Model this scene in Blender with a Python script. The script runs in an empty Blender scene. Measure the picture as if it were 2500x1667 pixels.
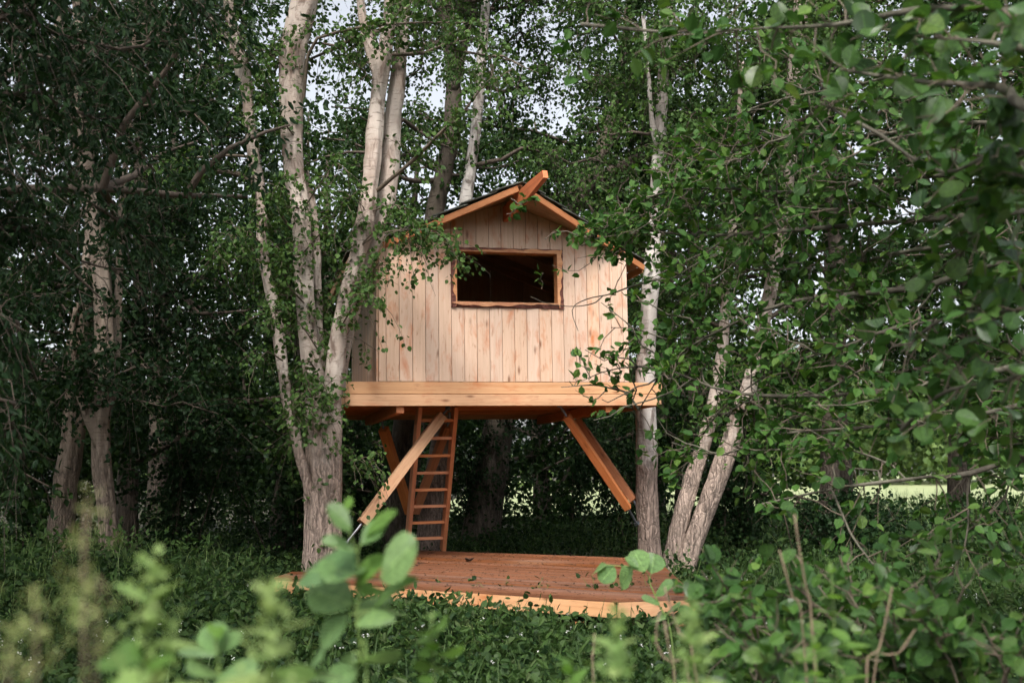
import bpy, bmesh, math, random
import numpy as np
from mathutils import Matrix, Vector

# ------------------------------------------------------------------ camera, sky, sun, exposure
scene = bpy.context.scene
CAM = np.array([0.0, 0.0, 1.45])
PITCH, ROLL, LENS = 0.1144, -0.016, 40.0
FPX = 2500 * LENS / 36.0
cd = bpy.data.cameras.new('camera')
cam = bpy.data.objects.new('camera', cd)
scene.collection.objects.link(cam)
cam.matrix_world = Matrix.Translation(CAM) @ Matrix.Rotation(math.pi / 2 + PITCH, 4, 'X') @ Matrix.Rotation(ROLL, 4, 'Z')
cd.lens = LENS
cd.sensor_width = 36.0
cd.clip_start = 0.05
cd.clip_end = 2000
cd.dof.use_dof = True
cd.dof.focus_distance = 13.2
cd.dof.aperture_fstop = 2.8
scene.camera = cam

SUN_EL, SUN_AZ = math.radians(51), math.radians(-10)      # azimuth from straight behind the camera, negative = from the left
SUN_DIR = Vector((math.sin(SUN_AZ) * math.cos(SUN_EL), -math.cos(SUN_AZ) * math.cos(SUN_EL), math.sin(SUN_EL)))
world = bpy.data.worlds.new('World')
scene.world = world
world.use_nodes = True
wn = world.node_tree
for nd in list(wn.nodes):
    wn.nodes.remove(nd)
sky = wn.nodes.new('ShaderNodeTexSky')
sky.sky_type = 'NISHITA'
sky.sun_disc = False
sky.sun_elevation = SUN_EL
sky.sun_rotation = math.atan2(SUN_DIR.x, SUN_DIR.y)
sky.dust_density = 4.0
sky.air_density = 1.0
sky.ozone_density = 1.5
hs = wn.nodes.new('ShaderNodeHueSaturation')
hs.inputs['Saturation'].default_value = 0.28
hs.inputs['Value'].default_value = 1.0
bg = wn.nodes.new('ShaderNodeBackground')
bg.inputs['Strength'].default_value = 0.108
wo = wn.nodes.new('ShaderNodeOutputWorld')
wn.links.new(sky.outputs[0], hs.inputs['Color'])
wn.links.new(hs.outputs[0], bg.inputs['Color'])
wn.links.new(bg.outputs[0], wo.inputs['Surface'])

sl = bpy.data.lights.new('sun', 'SUN')
sl.energy = 1.5
sl.angle = math.radians(18)
sl.color = (1.0, 0.95, 0.88)
sun = bpy.data.objects.new('sun', sl)
scene.collection.objects.link(sun)
sun.rotation_euler = SUN_DIR.to_track_quat('Z', 'Y').to_euler()
sun.location = (-6, -8, 20)

scene.view_settings.view_transform = 'Standard'
scene.view_settings.look = 'None'
scene.view_settings.gamma = 1.0
scene.view_settings.exposure = 1.38
cy = scene.cycles
cy.max_bounces = 5
cy.diffuse_bounces = 2
cy.use_adaptive_sampling = True
cy.adaptive_threshold = 0.03
cy.glossy_bounces = 2
cy.transmission_bounces = 3
cy.transparent_max_bounces = 4
cy.use_denoising = True
cy.sample_clamp_indirect = 6.0
cy.caustics_reflective = False
cy.caustics_refractive = False

# ------------------------------------------------------------------ helpers: camera rays used once to read positions off the photograph
_cp, _sp = math.cos(PITCH), math.sin(PITCH)
_r0, _u0 = np.array([1.0, 0, 0]), np.array([0, -_sp, _cp])
_b0 = np.array([0, -_cp, -_sp])
_R = _r0 * math.cos(ROLL) + _u0 * math.sin(ROLL)
_U = -_r0 * math.sin(ROLL) + _u0 * math.cos(ROLL)
def ray(px, py):
    return (px - 1250) / FPX * _R - (py - 833.5) / FPX * _U - _b0
def P(px, py, y):
    d = ray(px, py)
    return CAM + d * (y / d[1])
def PZ(px, py, z):
    d = ray(px, py)
    return CAM + d * ((z - CAM[2]) / d[2])

col = scene.collection
WM = {}
def link(o, parent=None, M=None):
    col.objects.link(o)
    M = M if M is not None else Matrix.Identity(4)
    if parent is not None:
        o.parent = parent
        o.matrix_basis = WM[parent.name].inverted() @ M
    else:
        o.matrix_basis = M
    WM[o.name] = M
    return o
def tag(o, label=None, cat=None, group=None, kind=None):
    if label: o['label'] = label
    if cat: o['category'] = cat
    if group: o['group'] = group
    if kind: o['kind'] = kind
    return o
def thing(name, label, cat, loc=(0, 0, 0), group=None):
    o = bpy.data.objects.new(name, None)
    o.empty_display_size = 0.1
    link(o, None, Matrix.Translation(Vector(loc)))
    return tag(o, label, cat, group)
def part_empty(name, parent):
    o = bpy.data.objects.new(name, None)
    o.empty_display_size = 0.05
    return link(o, parent, WM[parent.name].copy())

def mesh_np(name, V, faces, smooth=False):
    """V (n,3); faces: list of (m,k) int arrays"""
    me = bpy.data.meshes.new(name)
    V = np.ascontiguousarray(V, dtype=np.float32)
    me.vertices.add(len(V))
    me.vertices.foreach_set('co', V.ravel())
    faces = [np.asarray(f, dtype=np.int32) for f in faces if len(f)]
    tot = sum(f.size for f in faces)
    npoly = sum(len(f) for f in faces)
    me.loops.add(tot)
    me.polygons.add(npoly)
    me.loops.foreach_set('vertex_index', np.concatenate([f.ravel() for f in faces]))
    sizes = np.concatenate([np.full(len(f), f.shape[1], dtype=np.int32) for f in faces])
    starts = np.concatenate([[0], np.cumsum(sizes)[:-1]]).astype(np.int32)
    me.polygons.foreach_set('loop_start', starts)
    me.polygons.foreach_set('use_smooth', np.full(npoly, bool(smooth)))
    me.update(calc_edges=True)
    return me
def add(name, me, mat, parent=None, M=None, kind=None):
    if mat is not None and not me.materials:
        me.materials.append(mat)
    o = bpy.data.objects.new(name, me)
    link(o, parent, M)
    if kind: o['kind'] = kind
    return o
def world_mesh(name, V, faces, mat, parent, smooth=False, kind=None):
    """mesh given in world coordinates; origin goes to the parent's origin"""
    M = WM[parent.name] if parent is not None else Matrix.Identity(4)
    off = np.array(M.translation)
    R3 = np.array(M.to_3x3())
    V = (np.asarray(V) - off) @ R3
    return add(name, mesh_np(name, V, faces, smooth), mat, parent, M, kind)

def chamfer_prism(poly, thick, ch=0.003):
    """convex 2D polygon (ccw), extruded along Z from 0 to thick with a chamfered upper rim"""
    poly = np.asarray(poly, float)
    n = len(poly)
    nxt = np.roll(poly, -1, 0) - poly
    nxt /= np.linalg.norm(nxt, axis=1)[:, None] + 1e-9
    nin = np.stack([-nxt[:, 1], nxt[:, 0]], 1)
    prv = np.roll(nin, 1, 0)
    b = nin + prv
    b /= (1 + (nin * prv).sum(1))[:, None] + 1e-6
    ins = poly + b * ch
    V = np.concatenate([np.c_[poly, np.zeros(n)], np.c_[poly, np.full(n, thick - ch)], np.c_[ins, np.full(n, thick)]])
    i = np.arange(n); j = (i + 1) % n
    q = np.concatenate([np.stack([i, j, j + n, i + n], 1), np.stack([i + n, j + n, j + 2 * n, i + 2 * n], 1)])
    return V, [q, (np.arange(n) + 2 * n)[None, :], np.arange(n)[::-1][None, :]]

_board_cache = {}
def board_mesh(L, W, T, ch=0.004):
    key = (round(L, 3), round(W, 3), round(T, 3))
    if key in _board_cache: return _board_cache[key]
    bm = bmesh.new()
    bmesh.ops.create_cube(bm, size=1.0)
    for v in bm.verts:
        v.co = Vector((v.co.x * L, v.co.y * W, v.co.z * T))
    bmesh.ops.bevel(bm, geom=bm.edges[:], offset=ch, segments=1, affect='EDGES')
    me = bpy.data.meshes.new('board')
    bm.to_mesh(me); bm.free()
    _board_cache[key] = me
    return me
def board(name, p0, p1, W, T, mat, parent, side=(0, 0, 1), shared=True):
    """board from p0 to p1; W measured along `side`, T across"""
    p0, p1 = Vector(p0), Vector(p1)
    x = (p1 - p0); L = x.length; x.normalize()
    y = Vector(side); y = (y - x * y.dot(x)).normalized()
    z = x.cross(y)
    M = Matrix((x, y, z)).transposed().to_4x4()
    M.translation = (p0 + p1) / 2
    me = board_mesh(L, W, T)
    if me.materials and me.materials[0] != mat:
        me = me.copy(); me.materials.clear()
    return add(name, me, mat, parent, M)

# ---- smooth curves, tubes
def catmull(pts, n):
    pts = np.asarray(pts, float)
    if len(pts) == 2:
        t = np.linspace(0, 1, n)[:, None]
        return pts[0] * (1 - t) + pts[1] * t
    p = np.concatenate([[2 * pts[0] - pts[1]], pts, [2 * pts[-1] - pts[-2]]])
    seg = np.linalg.norm(np.diff(pts[:, :3], axis=0), axis=1)
    cum = np.concatenate([[0], np.cumsum(seg)])
    s = np.linspace(0, cum[-1], n)
    k = np.clip(np.searchsorted(cum, s, side='right') - 1, 0, len(pts) - 2)
    t = ((s - cum[k]) / np.maximum(seg[k], 1e-9))[:, None]
    a, b, c, d = p[k], p[k + 1], p[k + 2], p[k + 3]
    return 0.5 * ((2 * b) + (-a + c) * t + (2 * a - 5 * b + 4 * c - d) * t ** 2 + (-a + 3 * b - 3 * c + d) * t ** 3)
class SineNoise:
    def __init__(self, seed, n=14, lo=1.0, hi=8.0, stretch=(1, 1, 1)):
        r = np.random.default_rng(seed)
        k = r.normal(size=(n, 3)); k /= np.linalg.norm(k, axis=1)[:, None]
        f = np.exp(r.uniform(math.log(lo), math.log(hi), n))
        self.k = k * f[:, None] * np.asarray(stretch)
        self.a = (lo / f) ** 0.6
        self.a /= math.sqrt((self.a ** 2).sum() / 2)
        self.p = r.uniform(0, 6.28, n)
    def __call__(self, X):
        return (np.sin(X @ self.k.T + self.p) * self.a).sum(-1)
def tube(pts, rad, sides=8, flute=0.0, rough=0.0, seed=0, cap=True, fine=(6, 30), knots=0.0):
    pts = np.asarray(pts, float); rad = np.asarray(rad, float)
    T = np.gradient(pts, axis=0); T /= np.linalg.norm(T, axis=1)[:, None] + 1e-9
    ref = np.array([0.31, 0.95, 0.05])
    if abs(T.mean(0) @ ref) > 0.9: ref = np.array([0.9, 0.1, 0.4])
    A = np.cross(T, ref); A /= np.linalg.norm(A, axis=1)[:, None] + 1e-9
    B = np.cross(T, A)
    th = np.arange(sides) / sides * 2 * math.pi
    r = np.repeat(rad[:, None], sides, 1)
    if flute:
        rg = np.random.default_rng(seed)
        s = np.concatenate([[0], np.cumsum(np.linalg.norm(np.diff(pts, axis=0), axis=1))])
        for k in (2, 3, 5, 7):
            ph = rg.uniform(0, 6.28) + 0.8 * np.sin(s * rg.uniform(.4, 1.1) + rg.uniform(0, 6)) 
            r = r * (1 + flute / math.sqrt(k) * np.sin(k * th[None, :] + ph[:, None]))
    V = pts[:, None, :] + (A[:, None, :] * np.cos(th)[None, :, None] + B[:, None, :] * np.sin(th)[None, :, None]) * r[..., None]
    if rough:
        nz = SineNoise(seed + 7, 22, fine[0], fine[1], (1, 1, 0.35))
        d = nz(V.reshape(-1, 3)).reshape(V.shape[:2])
        d = np.abs(d) - 0.7
        out = (A[:, None, :] * np.cos(th)[None, :, None] + B[:, None, :] * np.sin(th)[None, :, None])
        V = V + out * (d * rough)[..., None]
    n = len(pts)
    i = np.arange(n - 1)[:, None] * sides
    j = np.arange(sides)[None, :]; j2 = (j + 1) % sides
    q = np.stack([i + j, i + j2, i + sides + j2, i + sides + j], -1).reshape(-1, 4)
    V = V.reshape(-1, 3)
    f = [q]
    if cap:
        f.append((np.arange(sides) + (n - 1) * sides)[None, :]); f.append(np.arange(sides)[::-1][None, :])
    return V, f
def join(parts):
    Vs, F4, Fo, o = [], [], {}, 0
    for V, fs in parts:
        for f in fs:
            f = np.asarray(f)
            Fo.setdefault(f.shape[1], []).append(f + o)
        Vs.append(V); o += len(V)
    return np.concatenate(Vs), [np.concatenate(v) for v in Fo.values()]
def batch_tubes(pts, r0, r1, sides=3):
    """pts (N,K,3) thin tapered tubes"""
    N, K, _ = pts.shape
    T = np.gradient(pts, axis=1); T /= np.linalg.norm(T, axis=2)[..., None] + 1e-9
    ref = np.where((np.abs(T[..., 2:3]) > 0.8), np.array([1.0, 0.2, 0]), np.array([0.1, 0.2, 1.0]))
    A = np.cross(T, ref); A /= np.linalg.norm(A, axis=2)[..., None] + 1e-9
    B = np.cross(T, A)
    th = np.arange(sides) / sides * 2 * math.pi
    t = np.linspace(0, 1, K)
    r = np.asarray(r0).reshape(-1, 1) * (1 - t) + np.asarray(r1).reshape(-1, 1) * t
    r = np.broadcast_to(r, (N, K))
    V = pts[:, :, None, :] + (A[:, :, None, :] * np.cos(th)[:, None] + B[:, :, None, :] * np.sin(th)[:, None]) * r[:, :, None, None]
    base = (np.arange(N) * K * sides)[:, None, None] + (np.arange(K - 1) * sides)[None, :, None]
    j = np.arange(sides)[None, None, :]; j2 = (j + 1) % sides
    q = np.stack([base + j, base + j2, base + sides + j2, base + sides + j], -1).reshape(-1, 4)
    return V.reshape(-1, 3), [q]

# ---- leaves joined into one crown
LEAF2 = (np.array([[0, 0, 0], [.42, .40, .09], [1, 0, 0], [.42, -.40, .09]]), np.array([[0, 2, 1], [0, 3, 2]]))
LEAF4 = (np.array([[0, 0, 0], [.24, .36, .07], [.62, .33, .08], [1, 0, -.03], [.62, -.33, .08], [.24, -.36, .07]]), np.array([[0, 3, 2, 1], [0, 5, 4, 3]]))
LEAFE = (np.array([[0, 0, 0], [.3, .19, .04], [.7, .15, .04], [1, 0, -.05], [.7, -.15, .04], [.3, -.19, .04]]), np.array([[0, 3, 2, 1], [0, 5, 4, 3]]))
LEAFN = (np.array([[0, 0, 0], [.3, .17, .05], [1, 0, -.1], [.3, -.17, .05]]), np.array([[0, 2, 1], [0, 3, 2]]))
def unit(v):
    return v / (np.linalg.norm(v, axis=-1, keepdims=True) + 1e-9)
def leaf_cloud(pos, tip, nor, size, tmpl):
    tip = unit(tip)
    b = unit(np.cross(nor, tip)); n = np.cross(tip, b)
    tv, tf = tmpl
    N = len(pos)
    V = pos[:, None, :] + size[:, None, None] * (tv[None, :, 0:1] * tip[:, None] + tv[None, :, 1:2] * b[:, None] + tv[None, :, 2:3] * n[:, None])
    F = (np.arange(N) * len(tv))[:, None, None] + tf[None]
    return V.reshape(-1, 3), [F.reshape(-1, tf.shape[1])]
def sample_lines(lines, n, rg, tmin=0.15, power=1.0):
    """random points on polylines: positions, tangents"""
    lens = np.array([np.linalg.norm(np.diff(l, axis=0), axis=1).sum() for l in lines])
    which = rg.choice(len(lines), n, p=lens / lens.sum())
    t = tmin + (1 - tmin) * rg.random(n) ** power
    S = np.empty((n, 3)); D = np.empty((n, 3))
    for k, l in enumerate(lines):
        m = np.where(which == k)[0]
        if not len(m): continue
        l = np.asarray(l)
        x = t[m] * (len(l) - 1)
        i = np.minimum(x.astype(int), len(l) - 2); f = (x - i)[:, None]
        S[m] = l[i] * (1 - f) + l[i + 1] * f
        D[m] = unit(l[i + 1] - l[i])
    return S, D
def twigs_from(lines, n, length, droop, rg, along=0.5, up=0.1, K=4, tmin=0.15, flat=1.0):
    S, D = sample_lines(lines, n, rg, tmin)
    rnd = rg.normal(size=(n, 3)); rnd[:, 2] *= flat
    d = unit(unit(rnd) + along * D + np.array([0, 0, up]))
    L = rg.uniform(length[0], length[1], n)[:, None]
    s = np.linspace(0, 1, K)
    pts = S[:, None] + d[:, None] * (L * s)[..., None] + np.array([0, 0, -1.0]) * (droop * L * s ** 2)[..., None]
    pts += rg.normal(size=pts.shape) * (0.04 * L * (s > 0))[..., None]
    return pts
def leaves_on(tw, m, size, rg, jit=0.03, tmin=0.15, hang=0.5, upn=0.7):
    N, K, _ = tw.shape
    t = tmin + (1 - tmin) * rg.random((N, m))
    x = t * (K - 1); i = np.minimum(x.astype(int), K - 2); f = (x - i)[..., None]
    idx = np.arange(N)[:, None]
    a, b = tw[idx, i], tw[idx, i + 1]
    pos = (a * (1 - f) + b * f).reshape(-1, 3)
    D = unit(b - a).reshape(-1, 3)
    n = len(pos)
    pos = pos + rg.normal(size=(n, 3)) * jit
    tip = unit(rg.normal(size=(n, 3))) + 0.6 * D + np.array([0, 0, -hang])
    nor = unit(rg.normal(size=(n, 3))) + np.array([0, 0, upn])
    sz = rg.uniform(size[0], size[1], n)
    return pos, tip, nor, sz

# ------------------------------------------------------------------ materials
def nm(name):
    m = bpy.data.materials.new(name)
    m.use_nodes = True
    nt = m.node_tree
    for x in list(nt.nodes): nt.nodes.remove(x)
    out = nt.nodes.new('ShaderNodeOutputMaterial')
    bs = nt.nodes.new('ShaderNodeBsdfPrincipled')
    nt.links.new(bs.outputs[0], out.inputs['Surface'])
    return m, nt, bs, out
def N(nt, t, **kw):
    n = nt.nodes.new('ShaderNode' + t)
    for k, v in kw.items():
        if k in n.inputs: n.inputs[k].default_value = v
        else: setattr(n, k, v)
    return n
def ramp(nt, src, stops, interp='LINEAR'):
    r = nt.nodes.new('ShaderNodeValToRGB')
    r.color_ramp.interpolation = interp
    el = r.color_ramp.elements
    while len(el) < len(stops): el.new(0.5)
    for e, (p, c) in zip(el, stops):
        e.position = p
        e.color = (c, c, c, 1) if not isinstance(c, (tuple, list)) else (*c, 1)
    nt.links.new(src, r.inputs[0])
    return r.outputs[0]
def mixc(nt, fac, a, b, blend='MIX'):
    m = nt.nodes.new('ShaderNodeMix')
    m.data_type = 'RGBA'; m.blend_type = blend
    for sock, v in ((m.inputs[0], fac), (m.inputs[6], a), (m.inputs[7], b)):
        if isinstance(v, bpy.types.NodeSocket): nt.links.new(v, sock)
        elif isinstance(v, (tuple, list)): sock.default_value = (*v, 1)
        else: sock.default_value = v
    return m.outputs[2]
def math_(nt, op, a, b=0.0):
    m = nt.nodes.new('ShaderNodeMath'); m.operation = op
    for sock, v in ((m.inputs[0], a), (m.inputs[1], b)):
        if isinstance(v, bpy.types.NodeSocket): nt.links.new(v, sock)
        else: sock.default_value = v
    return m.outputs[0]
def mapped(nt, vec, scale, loc=None):
    m = nt.nodes.new('ShaderNodeMapping')
    m.inputs['Scale'].default_value = scale
    nt.links.new(vec, m.inputs['Vector'])
    return m.outputs[0]
def noise(nt, vec, scale, detail=3, rough=0.55, dist=0.0):
    n = N(nt, 'TexNoise')
    n.inputs['Scale'].default_value = scale
    n.inputs['Detail'].default_value = detail
    n.inputs['Roughness'].default_value = rough
    n.inputs['Distortion'].default_value = dist
    nt.links.new(vec, n.inputs['Vector'])
    return n.outputs[0]
def bump(nt, bs, h, strength, dist):
    b = N(nt, 'Bump')
    b.inputs['Strength'].default_value = strength
    b.inputs['Distance'].default_value = dist
    nt.links.new(h, b.inputs['Height'])
    nt.links.new(b.outputs[0], bs.inputs['Normal'])

def wood(name, light, dark, stain, stain_amt=0.5, knots=0.6, rough=0.62, tint=0.25, dirt=0.0, pale_patch=False):
    m, nt, bs, out = nm(name)
    tc = N(nt, 'TexCoord'); oi = N(nt, 'ObjectInfo')
    off = N(nt, 'VectorMath', operation='MULTIPLY_ADD')
    cb = N(nt, 'CombineXYZ')
    for k in range(3): nt.links.new(oi.outputs['Random'], cb.inputs[k])
    nt.links.new(cb.outputs[0], off.inputs[0])
    off.inputs[1].default_value = (37, 53, 71)
    nt.links.new(tc.outputs['Object'], off.inputs[2])
    v = off.outputs[0]
    warp = noise(nt, v, 2.0, 2)
    g = noise(nt, mapped(nt, v, (1.6, 42, 42)), 1.0, 5, 0.6, 0.6)
    rings = noise(nt, mapped(nt, v, (0.7, 9, 9)), 1.0, 2, 0.5, 1.2)
    c = mixc(nt, ramp(nt, g, [(.32, 0.0), (.7, 1.0)]), dark, light)
    c = mixc(nt, ramp(nt, rings, [(.35, 0.0), (.65, 0.45)]), c, [min(1, x * 1.12) for x in light])
    st = noise(nt, mapped(nt, v, (2.2, 6, 6)), 1.3, 4, 0.62, 0.4)
    c = mixc(nt, ramp(nt, st, [(.52, 0.0), (.74, stain_amt)]), c, stain)
    st2 = noise(nt, mapped(nt, v, (5, 30, 30)), 1.0, 3, 0.6, 0.3)
    c = mixc(nt, ramp(nt, st2, [(.60, 0.0), (.76, stain_amt * 0.9)]), c, [x * 0.62 for x in stain])
    if knots:
        vo = N(nt, 'TexVoronoi'); vo.inputs['Scale'].default_value = 1.0
        nt.links.new(mapped(nt, v, (2.4, 7.5, 7.5)), vo.inputs['Vector'])
        k = ramp(nt, vo.outputs['Distance'], [(.05, knots), (.11, knots * .4), (.17, 0.0)])
        c = mixc(nt, k, c, [x * 0.33 for x in stain])
    if dirt:
        dn = noise(nt, mapped(nt, v, (1.6, 60, 60)), 1.0, 6, 0.75, 1.5)
        c = mixc(nt, ramp(nt, dn, [(.42, 0.0), (.80, dirt)]), c, (.035, .02, .014))
    if pale_patch:      # paler colour in a soft round patch towards the back of the deck
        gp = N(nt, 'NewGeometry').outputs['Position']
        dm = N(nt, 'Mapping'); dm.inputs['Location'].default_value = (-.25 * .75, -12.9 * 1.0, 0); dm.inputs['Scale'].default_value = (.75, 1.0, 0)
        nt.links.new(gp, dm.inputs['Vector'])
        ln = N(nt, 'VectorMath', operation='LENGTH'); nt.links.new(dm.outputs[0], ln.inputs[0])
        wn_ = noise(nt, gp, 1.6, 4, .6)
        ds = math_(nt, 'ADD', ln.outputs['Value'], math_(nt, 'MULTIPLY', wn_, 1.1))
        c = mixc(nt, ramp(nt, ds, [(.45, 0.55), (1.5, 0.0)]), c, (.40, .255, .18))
    vr = N(nt, 'MapRange')
    nt.links.new(oi.outputs['Random'], vr.inputs[0])
    vr.inputs[3].default_value = 1 - tint * .6; vr.inputs[4].default_value = 1 + tint * .35
    hsv = N(nt, 'HueSaturation')
    nt.links.new(vr.outputs[0], hsv.inputs['Value'])
    sr = math_(nt, 'FRACT', math_(nt, 'MULTIPLY', oi.outputs['Random'], 7.31))
    sv = N(nt, 'MapRange'); nt.links.new(sr, sv.inputs[0])
    sv.inputs[3].default_value = 1 - tint * .5; sv.inputs[4].default_value = 1 + tint * .5
    nt.links.new(sv.outputs[0], hsv.inputs['Saturation'])
    nt.links.new(c, hsv.inputs['Color'])
    nt.links.new(hsv.outputs[0], bs.inputs['Base Color'])
    bs.inputs['Roughness'].default_value = rough
    bs.inputs['Specular IOR Level'].default_value = 0.3
    bump(nt, bs, g, 0.25, 0.004)
    return m
M_WALL = wood('pale_larch', (.65, .46, .34), (.54, .365, .26), (.53, .20, .09), 0.95, 0.85, tint=0.16)
M_SIDE = wood('weathered_larch', (.60, .46, .345), (.46, .335, .24), (.42, .19, .09), 0.55, 0.6, tint=0.3)
M_FASCIA = wood('orange_larch', (.62, .365, .205), (.50, .265, .135), (.46, .145, .055), 0.7, 0.7, tint=0.13)
M_LADDER = wood('ladder_larch', (.70, .29, .13), (.55, .20, .085), (.46, .12, .045), 0.5, 0.5, tint=0.2)
M_BEAM = wood('red_larch', (.62, .175, .05), (.42, .10, .03), (.30, .05, .018), 0.4, 0.2, tint=0.1)
M_DECK = wood('deck_larch', (.28, .118, .06), (.15, .058, .029), (.15, .048, .022), 0.6, 0.0, rough=0.55, tint=0.4, dirt=0.85, pale_patch=True)
M_SOFFIT = wood('soffit_pine', (.45, .29, .18), (.33, .2, .115), (.3, .13, .06), 0.4, 0.3, tint=0.1)
M_BRACE = wood('brace_larch', (.62, .24, .10), (.46, .15, .06), (.42, .10, .035), 0.5, 0.6, tint=0.12)
M_BARGE = wood('barge_larch', (.50, .215, .092), (.35, .135, .055), (.36, .09, .035), 0.6, 0.4, tint=0.15)
M_FRAME = wood('frame_larch', (.58, .30, .15), (.42, .17, .07), (.28, .06, .03), 0.6, 0.4, tint=0.1)

def plain(name, c, rough=0.6, metal=0.0, var=0.3, scale=8, bumpd=0.0):
    m, nt, bs, out = nm(name)
    tc = N(nt, 'TexCoord')
    n = noise(nt, tc.outputs['Object'], scale, 5, 0.65)
    cc = mixc(nt, ramp(nt, n, [(.3, 0.0), (.7, 1.0)]), [x * (1 - var) for x in c], [min(1, x * (1 + var)) for x in c])
    nt.links.new(cc, bs.inputs['Base Color'])
    bs.inputs['Roughness'].default_value = rough
    bs.inputs['Metallic'].default_value = metal
    if bumpd: bump(nt, bs, n, 0.8, bumpd)
    return m
M_STEEL = plain('zinc_steel', (.16, .165, .18), 0.35, 0.9)
M_BARKEDGE = plain('bark_edge', (.13, .045, .032), 0.8, 0, 0.55, 30, 0.01)
M_ROOF = plain('bitumen_sheet', (.11, .115, .09), 0.75, 0, 0.35, 6, 0.004)
M_LEAK_GUARD = plain('dark_leak_guard', (.05, .03, .02), 0.9)

def bark(name, pale, shade, fissure, rough_to=2.6, rough_c=(.30, .235, .19), white_amt=1.0, moss=0.15):
    """pale peeling bark above, furrowed bark towards the root"""
    m, nt, bs, out = nm(name)
    tc = N(nt, 'TexCoord')
    v = tc.outputs['Object']
    big = noise(nt, v, 2.2, 4, 0.6)
    len_ = noise(nt, mapped(nt, v, (7, 7, 46)), 1.0, 3, 0.6)
    patch = noise(nt, mapped(nt, v, (6, 6, 2.4)), 1.0, 5, 0.68, 0.5)
    fur = noise(nt, mapped(nt, v, (22, 22, 2.6)), 1.0, 6, 0.7, 1.2)
    flake = N(nt, 'TexVoronoi'); flake.inputs['Scale'].default_value = 1.0
    wv = N(nt, 'VectorMath', operation='MULTIPLY_ADD')
    nz = N(nt, 'TexNoise'); nz.inputs['Detail'].default_value = 4; nz.inputs['Scale'].default_value = 6; nt.links.new(v, nz.inputs['Vector'])
    nt.links.new(nz.outputs[1], wv.inputs[0]); wv.inputs[1].default_value = (.16, .16, .30); nt.links.new(v, wv.inputs[2])
    flake.feature = 'DISTANCE_TO_EDGE'
    c1 = mixc(nt, ramp(nt, big, [(.36, 0.0), (.62, 1.0)]), shade, pale)
    c1 = mixc(nt, ramp(nt, len_, [(.57, 0.0), (.68, 0.75)]), c1, [x * .42 for x in shade])
    c1 = mixc(nt, ramp(nt, patch, [(.52, 0.0), (.64, 0.85)]), c1, fissure)
    nt.links.new(mapped(nt, wv.outputs[0], (17, 17, 2.1)), flake.inputs['Vector'])
    fl2 = N(nt, 'TexVoronoi'); fl2.feature = 'DISTANCE_TO_EDGE'; fl2.inputs['Scale'].default_value = 1.0
    nt.links.new(mapped(nt, wv.outputs[0], (40, 40, 7)), fl2.inputs['Vector'])
    c2 = mixc(nt, ramp(nt, fur, [(.40, 0.0), (.58, 1.0)]), [x * .42 for x in rough_c], [min(1, x * 1.15) for x in rough_c])
    c2 = mixc(nt, ramp(nt, patch, [(.45, 0.0), (.7, 0.5)]), c2, [min(1, x * 1.6) for x in rough_c])
    c2 = mixc(nt, ramp(nt, fl2.outputs['Distance'], [(.0, 0.35), (.14, 0.0)]), c2, [x * .3 for x in rough_c])
    c2 = mixc(nt, ramp(nt, flake.outputs['Distance'], [(.0, 0.65), (.075, 0.0)]), c2, [x * .2 for x in rough_c])
    sx = N(nt, 'SeparateXYZ'); nt.links.new(v, sx.inputs[0])
    h = math_(nt, 'ADD', math_(nt, 'DIVIDE', sx.outputs[2], rough_to), math_(nt, 'MULTIPLY', big, 0.5))
    f = ramp(nt, h, [(.85, 0.0), (1.4, white_amt)])
    c = mixc(nt, f, c2, c1)
    if moss:
        mn = noise(nt, v, 5, 5, 0.7)
        c = mixc(nt, ramp(nt, mn, [(.56, 0.0), (.72, moss)]), c, (.07, .085, .03))
    nt.links.new(c, bs.inputs['Base Color'])
    bs.inputs['Roughness'].default_value = 0.8
    bs.inputs['Specular IOR Level'].default_value = 0.25
    hh = mixc(nt, f, fur, patch)
    hf = math_(nt, 'MINIMUM', flake.outputs['Distance'], 0.22)
    hsum = math_(nt, 'ADD', math_(nt, 'MULTIPLY', hh, 0.5), math_(nt, 'MULTIPLY', hf, math_(nt, 'SUBTRACT', 2.0, math_(nt, 'MULTIPLY', f, 1.7))))
    bump(nt, bs, hsum, 0.9, 0.03)
    return m
M_BIRCH = bark('birch_bark', (.50, .43, .375), (.32, .25, .205), (.125, .082, .062), 2.7, (.37, .285, .235))
M_BIRCHT = bark('shaded_tan_bark', (.34, .275, .22), (.22, .165, .125), (.08, .055, .042), 2.7, (.24, .185, .145))  # tan bark with the left trunks' shade darkened into its colour
M_BIRCHW = bark('white_birch_bark', (.58, .535, .495), (.40, .35, .315), (.13, .10, .085), 2.6, (.27, .20, .165), moss=0.15)
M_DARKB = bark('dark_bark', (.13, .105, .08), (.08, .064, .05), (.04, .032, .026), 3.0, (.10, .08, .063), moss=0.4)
M_ALDERB = bark('lichen_bark', (.15, .14, .105), (.075, .066, .05), (.04, .034, .026), 0.5, (.07, .06, .045), moss=0.5)
M_TWIG = plain('twig_bark', (.075, .055, .04), 0.8, 0, 0.4, 20)
M_TWIGP = plain('pale_twig_bark', (.11, .085, .06), 0.8, 0, 0.4, 20)
M_STEMG = plain('green_stem', (.13, .20, .05), 0.6, 0, 0.3, 20)
M_DEADST = plain('dead_stem', (.17, .125, .08), 0.8, 0, 0.35, 25)

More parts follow.
